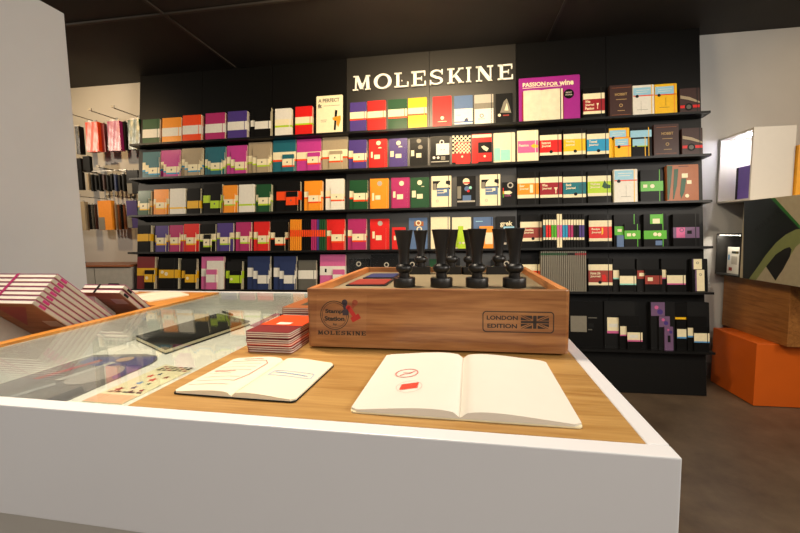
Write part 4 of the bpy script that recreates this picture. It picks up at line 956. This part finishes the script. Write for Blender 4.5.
for (a, c) in ((bw0, bw0+th), (bw1-th, bw1)):
    b = MB(); b.box(a, c, bd0+th+.0002, bd1-th-.0002, bz0, bz1, wood('cherry_side', (176, 100, 46), (214, 140, 76), 'Y', rough=.4)); b.build('side_board', bxo, bevel=.001)
PZ = 1.048
b = MB(); b.box(bw0+th+.0003, bw1-th-.0003, bd0+th+.0003, bd1-th-.0003, PZ-.006, PZ, mat('taupe_insert', (146, 130, 100), rough=.7, var=.03)); b.build('insert_panel', bxo)
b = MB()
for x in (bw0+.012, bw1-.03):
    for y in (bd0+.012, bd1-.03): b.box(x, x+.018, y, y+.018, TOP+.0003, bz0+.0005, mat('rubber_foot', (25, 22, 20)))
b.build('feet', bxo)
def bface(x, y):
    p = MBi@on_plane(x, y, MBX@Vector((0, bd0, 0)), MBX.to_3x3()@Vector((0, 1, 0))); return p.x, p.z
ink = mat('burnt_print', (48, 34, 26), rough=.6)
# decals: local y of the print meshes is measured from the front face
def fd(mb, pts, m, lift=.0004): 
    ar = sum(pts[i][0]*pts[(i+1) % len(pts)][1]-pts[(i+1) % len(pts)][0]*pts[i][1] for i in range(len(pts)))
    if ar < 0: pts = pts[::-1]
    decal(mb, pts, -bd0+.00005, -bd0+lift, m)
K3 = (300, 290, .15); K6 = (460, 290, .15)
def bp(K, x, y): return bface(K[0]+x*K[2], K[1]+y*K[2])
b = MB(); pts = [bp(K3, *p) for p in ((108, 322), (440, 318), (444, 34), (112, 30))]; fd(b, pts, wood('cherry_sticker', (132, 82, 46), (178, 126, 78), 'X', rough=.3), .0002)
b.build('sticker', bxo)
b = MB(); cx, cy = bp(K3, 230, 168); rr = abs(bp(K3, 325, 168)[0]-cx)
ring(b, cx, cy, rr*.95, rr, -bd0+.0002, -bd0+.0005, ink, 48); ring(b, cx, cy, rr*.84, rr*.87, -bd0+.0002, -bd0+.0005, ink, 48)
def btext(b, s, K, x0, x1, y0, y1, m=ink, bold=.03):
    xa, zt = bp(K, x0, y0); xb, zb = bp(K, x1, y1); text(b, s, xa, xb, zb, zt, -bd0+.0005, m, bold)
btext(b, 'Stamp', K3, 168, 286, 126, 163, bold=.05); btext(b, 'Station', K3, 163, 298, 173, 207, bold=.05); btext(b, 'by', K3, 222, 248, 220, 238)
b.build('lettering', bxo)
b = MB(); xa, zt = bp(K3, 118, 270); xb, zb = bp(K3, 438, 304); word(b, 'MOLESKINE', xa, xb, zb, zt, -bd0+.0002, -bd0+.0005, ink, bold=.12); b.build('lettering', bxo)
b = MB()
def capsule(K, p, q, w0, w1, m, lift):
    a = Vector(bp(K, *p)); c = Vector(bp(K, *q)); d = (c-a).normalized(); n = Vector((-d.y, d.x)); s0 = abs(bp(K, p[0]+w0, p[1])[0]-a.x); s1 = abs(bp(K, q[0]+w1, q[1])[0]-c.x)
    fd(b, [tuple(a-n*s0), tuple(c-n*s1), tuple(c+n*s1), tuple(a+n*s0)], m, lift)
def bdisc(K, p, r_, m, lift):
    c = bp(K, *p); s = abs(bp(K, p[0]+r_, p[1])[0]-c[0]); fd(b, disc(c[0], c[1], s, s, 18), m, lift)
dk = mat('indigo_print', (52, 40, 52), rough=.5); rd = mat('red_print', (176, 34, 28), rough=.5); br = mat('brown_print', (146, 66, 40), rough=.5)
bdisc(K3, (298, 82), 19, dk, .0007); capsule(K3, (298, 85), (302, 130), 15, 10, dk, .0007); capsule(K3, (284, 150), (324, 150), 18, 18, dk, .0007)
bdisc(K3, (367, 84), 19, br, .0007); capsule(K3, (364, 90), (346, 122), 15, 8, br, .0007)
capsule(K3, (322, 112), (366, 178), 15, 12, rd, .0009); bdisc(K3, (322, 116), 15, rd, .0009); capsule(K3, (344, 200), (398, 172), 17, 17, rd, .0010)
b.build('logo', bxo)
# london edition plate
b = MB()
o_ = rounded(*[bp(K6, 150, 283)[0], bp(K6, 626, 283)[0]], bp(K6, 388, 284)[1], bp(K6, 388, 143)[1], .006, 5)
i_ = rounded(bp(K6, 156, 283)[0], bp(K6, 620, 283)[0], bp(K6, 388, 278)[1], bp(K6, 388, 149)[1], .005, 5)
n = len(o_)
for i in range(n):
    q = [i_[i], o_[i], o_[(i+1) % n], i_[(i+1) % n]]; fd(b, q, ink, .0005)
btext(b, 'LONDON', K6, 178, 385, 169, 201, bold=.03); btext(b, 'EDITION', K6, 182, 380, 223, 256, bold=.03)
b.build('lettering', bxo)
b = MB()
fx0, fz1 = bp(K6, 406, 170); fx1, fz0 = bp(K6, 592, 260); fw, fh = fx1-fx0, fz1-fz0
fp = lambda u, v: (fx0+fw*u, fz0+fh*v)
for (u0, v0_, u1, v1_) in ((.44, 0, .56, 1), (0, .42, 1, .58)): fd(b, [fp(u0, v0_), fp(u1, v0_), fp(u1, v1_), fp(u0, v1_)], ink, .0005)
for q in ([(.10, 0), (.40, 0), (.40, .26)], [(.0, .13), (.0, .36), (.27, .36)], [(.90, 0), (.60, 0), (.60, .26)], [(1, .13), (1, .36), (.73, .36)],
          [(.10, 1), (.40, 1), (.40, .74)], [(.0, .87), (.0, .64), (.27, .64)], [(.90, 1), (.60, 1), (.60, .74)], [(1, .87), (1, .64), (.73, .64)],
          [(0, 0), (.04, 0), (.38, .36), (.33, .36)], [(1, 1), (.96, 1), (.62, .64), (.67, .64)], [(0, 1), (.04, 1), (.38, .64), (.33, .64)], [(1, 0), (.96, 0), (.62, .36), (.67, .36)]):
    fd(b, [fp(*p) for p in q], ink, .0005)
b.build('flag_print', bxo)
# ink pads
def pad(px, col, label):
    P = [MBi@at_z(x, y, PZ) for x, y in px]; x0 = sum(p.x for p in P[:2])/2; x1 = sum(p.x for p in P[2:])/2
    y0 = (P[0].y+P[3].y)/2; y1 = (P[1].y+P[2].y)/2
    r = empty('ink_pad', MBX, label, 'ink pad', 'ink pads in the wooden box')
    b = MB(); b.box(x0-.006, x1+.004, y0-.004, y1+.008, PZ+.0002, PZ+.003, mat('pad_case', (28, 24, 30), rough=.4)); b.build('case', r, bevel=.0008)
    b = MB(); b.box(x0, x1, y0, y1, PZ+.0031, PZ+.0042, mat(col+'_felt', {'red': (150, 42, 26), 'navy': (44, 46, 92)}[col], rough=.9)); b.build('felt', r)
pad([(347.7, 286), (360.5, 280.7), (392, 280.7), (384.5, 286)], 'red', 'red ink pad in the left front of the wooden box')
pad([(365, 278.5), (374, 274.8), (398.7, 274.8), (393.5, 278.8)], 'navy', 'dark blue ink pad behind the red one in the wooden box')
# stamps
blackw = mat('black_lacquered_wood', (14, 12, 11), rough=.42, var=.2, coat=0)
prof = [(.0112, 0), (.0112, .010), (.0165, .014), (.0185, .020), (.0160, .0255), (.0105, .029), (.0100, .036), (.0120, .058), (.0158, .080), (.0188, .0965), (.0196, .0985), (.0192, .100), (.004, .1003)]
def stamp(x, y, square, label, sc=1.0):
    r = empty('rubber_stamp', MBX@Matrix.Translation((x, y, PZ+.0002)), label, 'rubber stamp', 'rubber stamps standing in the wooden box')
    b = MB()
    if square: b.box(-.034, .026, -.014, .014, 0, .021, blackw)
    else: b.lathe([(.0225, 0), (.0232, .001), (.0232, .018), (.0222, .0195), (.004, .0196)], blackw, 40)
    o = b.build('stamp_head', r, bevel=.001 if square else 0)
    if not square: o.modifiers.new('edges', 'EDGE_SPLIT').split_angle = rad(50)
    b = MB(); b.lathe([(a*sc, .0197+.0014*square+z_*sc) for a, z_ in prof], blackw, 40); o = b.build('handle', r); o.modifiers.new('edges', 'EDGE_SPLIT').split_angle = rad(50)
for i, (px, py, sq) in enumerate(((404.5, 287, 0), (441.5, 287, 0), (477, 287, 0), (514.3, 287, 0), (421, 273, 1), (451.5, 273, 1), (470, 273.6, 0), (499, 273, 1))):
    p = MBi@at_z(px, py, PZ)
    y = .800 if i < 4 else 1.055
    q = MBi@on_plane(px, py, MBX@Vector((0, y, 0)), MBX.to_3x3()@Vector((0, 1, 0)))
    x = q.x
    lb = ['black turned rubber stamp, leftmost of the front row', 'black turned rubber stamp, second from left in the front row', 'black turned rubber stamp, third from left in the front row', 'black turned rubber stamp, rightmost of the front row',
          'black stamp on square head, leftmost of the back row', 'black stamp on square head, second from left in the back row', 'black stamp hidden behind the third front stamp', 'black stamp on wide head, rightmost of the back row'][i]
    stamp(x, y, sq, lb)

# ================================================================= RIGHT: STACKED DISPLAY BOXES
def abox(name, x0, x1, y0, y1, z0, z1, m, label, cat='display box', bevel=.003):
    r = empty(name, Matrix.Identity(4), label, cat); b = MB(); b.box(x0, x1, y0, y1, z0, z1, m); b.build('body', r, bevel=bevel); return r
abox('display_box', 1.905, 2.75, 2.727, 3.155, .004, .418, mat('orange_lacquer', (214, 96, 16), rough=.45, var=.03, scale=5), 'large orange box standing on the floor at the right')
abox('display_box', 2.025, 2.80, 2.662, 3.262, .4185, .813, wood('walnut_veneer', (128, 78, 34), (164, 110, 54), 'Y', rough=.4), 'wood veneer box stacked on the orange box')
pb = abox('display_box', 1.965, 2.85, 2.40, 3.008, .8135, 1.349, mat('beige_board', (168, 156, 130), rough=.5), 'large box printed with a dark green belt picture, on the wooden box')
def onx(px, X0=1.965): 
    p = at_x(px[0], px[1], X0); return (p.y, p.z)
def xdecal(mb, pts, X0, lift, m):
    ar = sum(pts[i][0]*pts[(i+1) % len(pts)][1]-pts[(i+1) % len(pts)][0]*pts[i][1] for i in range(len(pts)))
    if ar > 0: pts = pts[::-1]
    mb.prism(pts, lambda p: (X0-.0001, p[0], p[1]), lambda p: (X0-lift, p[0], p[1]), m)
b = MB(); cl = lambda p: (min(max(p[0], 2.402), 3.006), min(max(p[1], .815), 1.347))
L1 = (700, 230, 1/7.96)
q = [cl(onx(p)) for p in ((742.8, 200), (771, 197), (786, 213), (800, 227.5), (800, 250), (779, 262), (757, 287), (742.8, 278))]
xdecal(b, q, 1.965, .0006, mat('print_dark_green', (12, 20, 15), rough=.35, coat=.2))
g1 = [(771, 198.5), (775, 198), (801, 226.5), (801, 230)]
xdecal(b, [cl(onx(p)) for p in g1], 1.965, .0010, mat('print_leaf_green', (34, 104, 40)))
b.build('printed_picture', pb)
b = MB()
outr = [(749, 280.5), (757, 268), (766, 255), (776, 243), (786, 234.5), (796, 229.5), (806, 228), (806, 300)]
xdecal(b, [cl(onx(p)) for p in outr], 1.965, .0012, mat('print_sage', (122, 130, 78), rough=.45))
inr = [(757, 281.5), (766, 267.5), (790, 292)]
xdecal(b, [cl(onx(p)) for p in ((756, 284), (766.2, 266.5), (776, 281), (784, 266), (796, 247), (806, 238), (806, 300), (760, 300))], 1.965, .0014, mat('beige_board', (168, 156, 130)))
xdecal(b, [cl(onx(p)) for p in ((766.2, 266.5), (776, 254.5), (785, 248.5), (790, 247), (791.8, 249.5), (790, 257), (783, 270), (775.5, 280.5))], 1.965, .0016, mat('print_near_black', (14, 14, 12)))
b.build('printed_strap', pb)
# embossed word on the printed picture: letters stand in the y-z plane, reading away from the wall
b = MB(); y0_, z0_ = onx((756, 233)); y1_, z1_ = onx((781, 212))
b2 = MB(); word(b2, 'MOLESK', 0, 1, 0, .13, 0, .001, mat('embossed_dark', (10, 16, 12), rough=.5))
dv = Vector((y1_-y0_, z1_-z0_)); up = Vector((-dv.y, dv.x)); up = up if up.y > 0 else -up
vs = [(1.9643-abs(v[1])*.3, y0_+dv.x*v[0]+up.x*v[2], z0_+dv.y*v[0]+up.y*v[2]) for v in b2.v]
b.v = vs; b.f = b2.f; b.m = b2.m; b.mats = b2.mats; b.sm = b2.sm; b.build('lettering', pb)
# small black open cube
X0 = 1.965
bc = empty('display_cube', Matrix.Identity(4), 'small black open cube beside the printed box', 'display box'); b = MB(); mk = mat('black_board', (26, 24, 22), rough=.45)
ya, yb, za, zb = 3.0125, 3.27, .8135, 1.122
b.box(X0, 2.02+.12, ya, ya+.008, za, zb, mk); b.box(X0, 2.14, yb-.008, yb, za, zb, mk); b.box(X0, 2.14, ya+.008, yb-.008, za, za+.01, mk); b.box(X0, 2.14, ya+.008, yb-.008, zb-.012, zb, mk); b.box(2.13, 2.14, ya+.008, yb-.008, za+.01, zb-.012, mk)
b.build('shell', bc)
b = MB(); b.box(1.975, 2.022, 3.04, 3.25, zb-.0135, zb-.0125, mat('leaflet_fill', (255, 244, 225), emit=30)); b.build('light_strip', bc)  # added glowing strip, placed to light the leaflet
lf = empty('leaflet', Matrix.Identity(4), 'white leaflet with coloured picture inside the small black cube', 'leaflet')
zl = at_x(733, 247, 2.03).z
b = MB(); b.box(2.030, 2.034, 3.125, 3.245, za+.0105, zl, pm('white')); b.build('sheet', lf)
b = MB()
for (a, c, d, e, cc_) in ((3.13, 3.20, .16, .178, 'olive'), (3.135, 3.155, .162, .174, 'yellow'), (3.19, 3.225, .03, .055, 'rust'), (3.14, 3.20, .08, .14, 'pale grey'), (3.22, 3.235, .11, .15, 'sky')): b.box(2.0293, 2.0299, a, c, za+d, za+e, pm(cc_))
b.build('print', lf)
# white lit open cube
X0, X1c = 1.965, 2.30
ya, yb, za, zb = 2.955, 3.292, 1.3505, 1.832
X1c = (at_y(797, 126, ya)).x
wc = empty('display_cube', Matrix.Identity(4), 'white open cube with two light strips inside, topmost at the right', 'display box'); wm = mat('white_board', (206, 200, 190), rough=.5, var=.01)
b = MB(); tk = .014
b.box(X0, X1c, ya, ya+tk, za, zb, wm); b.box(X0, X1c, yb-tk, yb, za, zb, wm); b.box(X0, X1c, ya+tk, yb-tk, za, za+tk, wm); b.box(X0, X1c, ya+tk, yb-tk, zb-tk, zb, wm); b.box(X1c-tk, X1c, ya+tk, yb-tk, za+tk, zb-tk, wm)
b.build('shell', wc)
for xx in (X0+.07, X0+.18):
    b = MB(); b.box(xx, xx+.012, ya+.02, yb-.07, zb-tk-.008, zb-tk-.0005, mat('led_tube', (245, 245, 255), emit=80)); b.build('light_strip', wc)
bs = empty('bag', Matrix.Identity(4), 'purple and grey carrier box inside the lit white cube', 'package')
b = MB(); b.box(2.03, 2.13, 2.98, 3.20, za+tk+.0005, za+.25, mat('purple_card', (96, 70, 160), rough=.4)); b.build('body', bs, bevel=.002)
b = MB(); b.box(2.028, 2.0295, 3.178, 3.198, za+tk+.001, za+.248, pm('charcoal')); b.build('label_or_dark_side', bs)  # dark strip standing in for the box's darker left face
yb_ = abox('display_box', X1c+.004, X1c+.4, ya-.02, yb, 1.3505, 1.70, mat('yellow_lacquer', (230, 160, 20), rough=.5), 'yellow box at the right edge beyond the white cube')

# ================================================================= LEFT NICHE: HANGING STOCK
HY = 3.12
def hy(x, y, Y=HY): p = at_y(x, y, Y); return p.x, p.z
gloss = clear('shiny_bag', (.98, .96, .93), 1.5, .35, 2.2)
def hang(x0, x1, y0, y1, col, label, t=.03, Y=HY, bag=True, lab=None, name='hanging_pack', cat='package', group=None, prints=()):
    a, zt = hy(x0, y0, Y); c, zb = hy(x1, y1, Y)
    r = empty(name, Matrix.Translation((a, Y, zb)), label, cat, group); w, h = c-a, zt-zb
    b = MB(); b.box(.002, w-.002, .001, t, .002, h-.012, pm(col)); b.box(w*.4, w*.6, .001+t*.3, t*.7, h-.012, h, pm('pale grey')); b.build('body', r)
    if bag:
        b = MB(); n = 9; vs = []; fs = []
        for i in range(n+1):
            for j in range(n+1):
                u, v = i/n, j/n; vs.append((w*u, -.003-.004*math.sin(u*9+v*7)*math.sin(v*11-u*3)-.002, h*v))
        for i in range(n):
            for j in range(n): k = i*(n+1)+j; fs.append((k, k+n+1, k+n+2, k+1))
        b.add(vs, fs, gloss, True); b.build('clear_bag', r)
    if lab:
        b = MB(); b.box(.003, w*.45, -.0006, .0005, .004, h*.42, pm('mid grey')); b.build('label_or_dark_side', r)
    return r
hang(84.5, 99.5, 121, 151.5, 'orange', 'orange notebook in a shiny clear bag on the left hooks', t=.05, group='packs on the upper hooks')
hang(106.5, 121.5, 120, 150.5, 'magenta', 'crimson notebook in a shiny clear bag on the middle hook', t=.05, group='packs on the upper hooks')
hang(127, 141, 118.5, 149, 'dark green', 'dark green notebook in a shiny clear bag by the shelving', t=.05, group='packs on the upper hooks')
hang(74, 81, 125, 154, 'black', 'black bagged pack beside the white partition, upper row', t=.05, group='packs on the upper hooks')
hang(100, 106, 122, 152, 'dark red', 'narrow dark red pack between the orange and crimson bags', t=.04, Y=HY+.03, bag=False, group='packs on the upper hooks')
hang(122, 126.5, 120, 150, 'charcoal', 'narrow charcoal pack between the crimson and green bags', t=.04, Y=HY+.03, bag=False, group='packs on the upper hooks')
hang(82, 90.5, 155, 172, 'black', 'small black pouch hanging below the orange bag', t=.03, bag=False)
hang(75, 83, 157, 190, 'black', 'tall black pouch beside the white partition, middle row', t=.03, bag=False)
cm = ['taupe', 'black', 'charcoal', 'black', 'brown', 'charcoal', 'black', 'navy', 'black', 'charcoal']
nmz = ['leftmost', 'second', 'third', 'fourth', 'fifth', 'sixth', 'seventh', 'eighth', 'ninth', 'rightmost']
for i in range(10):
    x = 86+i*3.9
    hang(x, x+3.3, 172.5+(i % 3)*.6, 190+(i % 2)*1.2, cm[i], 'slim '+cm[i]+' pen set in the middle row, '+nmz[i]+(' of ten' if i in (0, 9) else ' of ten from left'), t=.04, bag=False, name='pen_set', cat='pen set', group='slim pen sets on the middle hooks')
hang(125.5, 139, 169, 193.5, 'charcoal', 'charcoal card pack with grey label beside the shelving', t=.02, bag=False, lab=1)
hang(78, 86.5, 200.5, 230.5, 'taupe', 'taupe pack on the lower hooks beside the partition', t=.04, bag=False, group='packs on the lower hooks')
hang(97, 113, 199.5, 230, 'amber', 'orange pack with grey corner label on the lower hooks', t=.04, bag=False, lab=1, group='packs on the lower hooks')
hang(125.5, 138.5, 199.5, 228, 'purple', 'purple pack with grey corner label on the lower hooks', t=.04, bag=False, lab=1, group='packs on the lower hooks')
for i, (x, c) in enumerate(((87.5, 'charcoal'), (90.6, 'grey'), (93.7, 'brown'), (114, 'taupe'), (116.8, 'copper'), (119.6, 'charcoal'), (122.4, 'copper'))):
    nb_ = ['first', 'second', 'third', 'first', 'second', 'third', 'fourth'][i]
    hang(x, x+2.5, 203, 229.5, c, 'narrow '+c+' pack, '+nb_+(' right of the taupe pack' if i < 3 else ' right of the orange pack'), t=.03, bag=False, group='narrow packs on the lower hooks')
chrome = mat('dull_steel', (130, 126, 118), rough=.35, metal=.8)
for i, (x, y, wh) in enumerate(((96, 121.8, 'above the orange bag'), (117, 119.5, 'above the crimson bag'), (138.5, 117, 'above the green bag'), (124, 172, 'in the middle row'), (106, 199, 'above the orange lower pack'), (133, 198, 'above the purple lower pack'), (96, 172.5, 'left in the middle row'))):
    p = at_y(x, y, BACK)
    r = empty('wall_hook', Matrix.Translation((p.x, BACK-.0005, p.z)), 'steel display hook '+wh, 'hook', 'display hooks on the niche wall')
    b = MB(); b.box(-.004, .004, -.26, -.002, -.003, .003, chrome); b.box(-.004, .004, -.264, -.26, -.003, .014, chrome); b.build('arm', r)
    b = MB(); b.box(-.015, .015, -.004, 0, -.015, .015, chrome); b.build('plate', r)
    b = MB(); b.box(-.015, .015, -.275, -.265, .002, .018, pm('pale grey')); b.build('price_holder', r)
p0, p1 = at_y(80, 172.3, HY), at_y(125.5, 171.5, HY)
rl = empty('hanging_rail', Matrix.Identity(4), 'thin steel rail holding the row of slim pen sets', 'rail')
b = MB(); b.box(p0.x, p1.x, HY+.012, HY+.020, p0.z+.002, p0.z+.010, chrome)
for xx in (p0.x+.05, p1.x-.05): b.box(xx, xx+.008, HY+.020, BACK-.0005, p0.z+.002, p0.z+.010, chrome)
b.build('bar', rl)
# low cabinet in the niche
ca = at_y(82, 265.5, 2.95); cb = at_y(137, 264, 2.95)
cbn = empty('low_cabinet', Matrix.Identity(4), 'low white cabinet with brown wooden top in the left niche', 'cabinet')
zt = (ca.z+cb.z)/2
b = MB(); b.box(-3.9, UX0-.03, 2.96, BACK-.01, 0, zt-.02, mat('cabinet_paint', (176, 170, 160), rough=.6)); b.build('body', cbn, bevel=.003)
b = MB(); b.box(-3.92, UX0-.02, 2.94, BACK-.005, zt-.0195, zt, wood('brown_top', (132, 74, 40), (166, 100, 60), 'X')); b.build('worktop', cbn, bevel=.002)
for xx in (-3.6, -3.2):
    b = MB(); b.box(xx, xx+.004, 2.9585, 2.9597, .1, zt-.03, mat('shadow_gap', (60, 56, 50))); b.build('door_gap', cbn)
p0 = at_z(89, 263.5, zt); p1 = at_z(108, 262, zt)
b = MB(); b.box(p0.x, p1.x, 3.02, 3.08, zt+.0005, zt+.022, pm('black')); tg = b.build('pen_case', bevel=.006); tag(tg, 'black pen case lying on the low cabinet', 'pen case')

# ================================================================= CAMERA, LIGHT
cd_ = bpy.data.cameras.new('camera'); cam = bpy.data.objects.new('camera', cd_); COL.objects.link(cam)
cd_.sensor_fit = 'HORIZONTAL'; cd_.sensor_width = 36; cd_.lens = FOC/800*36; cd_.clip_start = .02
R = Matrix((( _R2.x, _U2.x, -_F.x), (_R2.y, _U2.y, -_F.y), (_R2.z, _U2.z, -_F.z))).to_4x4()
cam.matrix_world = Matrix.Translation(EYE)@R
SC.camera = cam
w = bpy.data.worlds.new('world'); SC.world = w; w.use_nodes = True
w.node_tree.nodes['Background'].inputs['Color'].default_value = (1, .98, .95, 1); w.node_tree.nodes['Background'].inputs['Strength'].default_value = .10
def spot(x, y, z, tx, ty, tz, power, col, size=60, blend=.6, rad_=.04):
    l = bpy.data.lights.new('unseen_spot', 'SPOT'); l.energy = power; l.color = col; l.spot_size = rad(size); l.spot_blend = blend; l.shadow_soft_size = rad_
    o = bpy.data.objects.new('unseen_spot', l); COL.objects.link(o); o.location = (x, y, z)
    o.rotation_euler = (Vector((tx, ty, tz))-Vector((x, y, z))).to_track_quat('-Z', 'Y').to_euler(); return o
warm = (1, .74, .44); warm2 = (1, .84, .64)
spot(-5.2, .7, 2.5, -1.9, 3.0, 1.35, 210, warm2, 62, .9)  # side spots added out of view, set wide to keep glare off the panels
spot(4.0, .7, 2.5, .7, 3.0, 1.3, 210, warm2, 44, .9)
spot(3.4, -.6, 2.5, -1.3, 3.0, 1.3, 270, warm2, 46, .9)
spot(-.35, .9, 2.54, -.1, .55, .95, 82, (1, .86, .68), 80, .9, .10)
spot(-1.0, 1.1, 2.54, -.8, .85, .95, 120, (1, .82, .60), 70, .9, .08)
spot(-3.3, 2.0, 2.5, -3.3, 3.3, 2.0, 50, (1, .66, .30), 90, .9)
spot(2.7, 2.2, 2.5, 2.7, 3.3, 1.9, 14, (1, .70, .40), 90, .9)
spot(1.2, .6, 2.5, 2.3, 2.9, .5, 30, (1, .78, .52), 70, .9)
spot(.2, .9, 2.52, 1.98, 2.85, .75, 95, (1, .82, .60), 36, .8)
# area lights out of view: added fill panels and the lamp over the sign
def area(loc, rot, sx, sy, e, col):
    l = bpy.data.lights.new('area_light', 'AREA'); l.shape = 'RECTANGLE'; l.size = sx; l.size_y = sy; l.energy = e; l.color = col
    o = bpy.data.objects.new('area_light', l); COL.objects.link(o); o.location = loc; o.rotation_euler = rot
def aimed(name, loc, to, sx, sy, e, col):
    area(loc, (Vector(to)-Vector(loc)).to_track_quat('-Z', 'Y').to_euler(), sx, sy, e, col); COL.objects[-1].name = name
aimed('fill_panel', (.2, -1.6, 2.5), (0, .4, .9), 2.4, 1.0, 50, (1, .93, .82))  # unseen fill, added to brighten the counter front
aimed('sign_light', (-.24, 1.98, 2.57), (-.2, 3.2, 2.0), .9, .3, 50, (1, .76, .46))
aimed('fill_panel', (2.6, .1, 2.5), (-1.9, .6, 1.2), 1.8, 1.0, 120, (1, .93, .84))  # unseen fill, added to brighten the white partition
vs = SC.view_settings; vs.view_transform = 'Standard'; vs.look = 'None'; vs.gamma = 1; vs.use_curve_mapping = False; vs.exposure = -.04
SC.display_settings.display_device = 'sRGB'
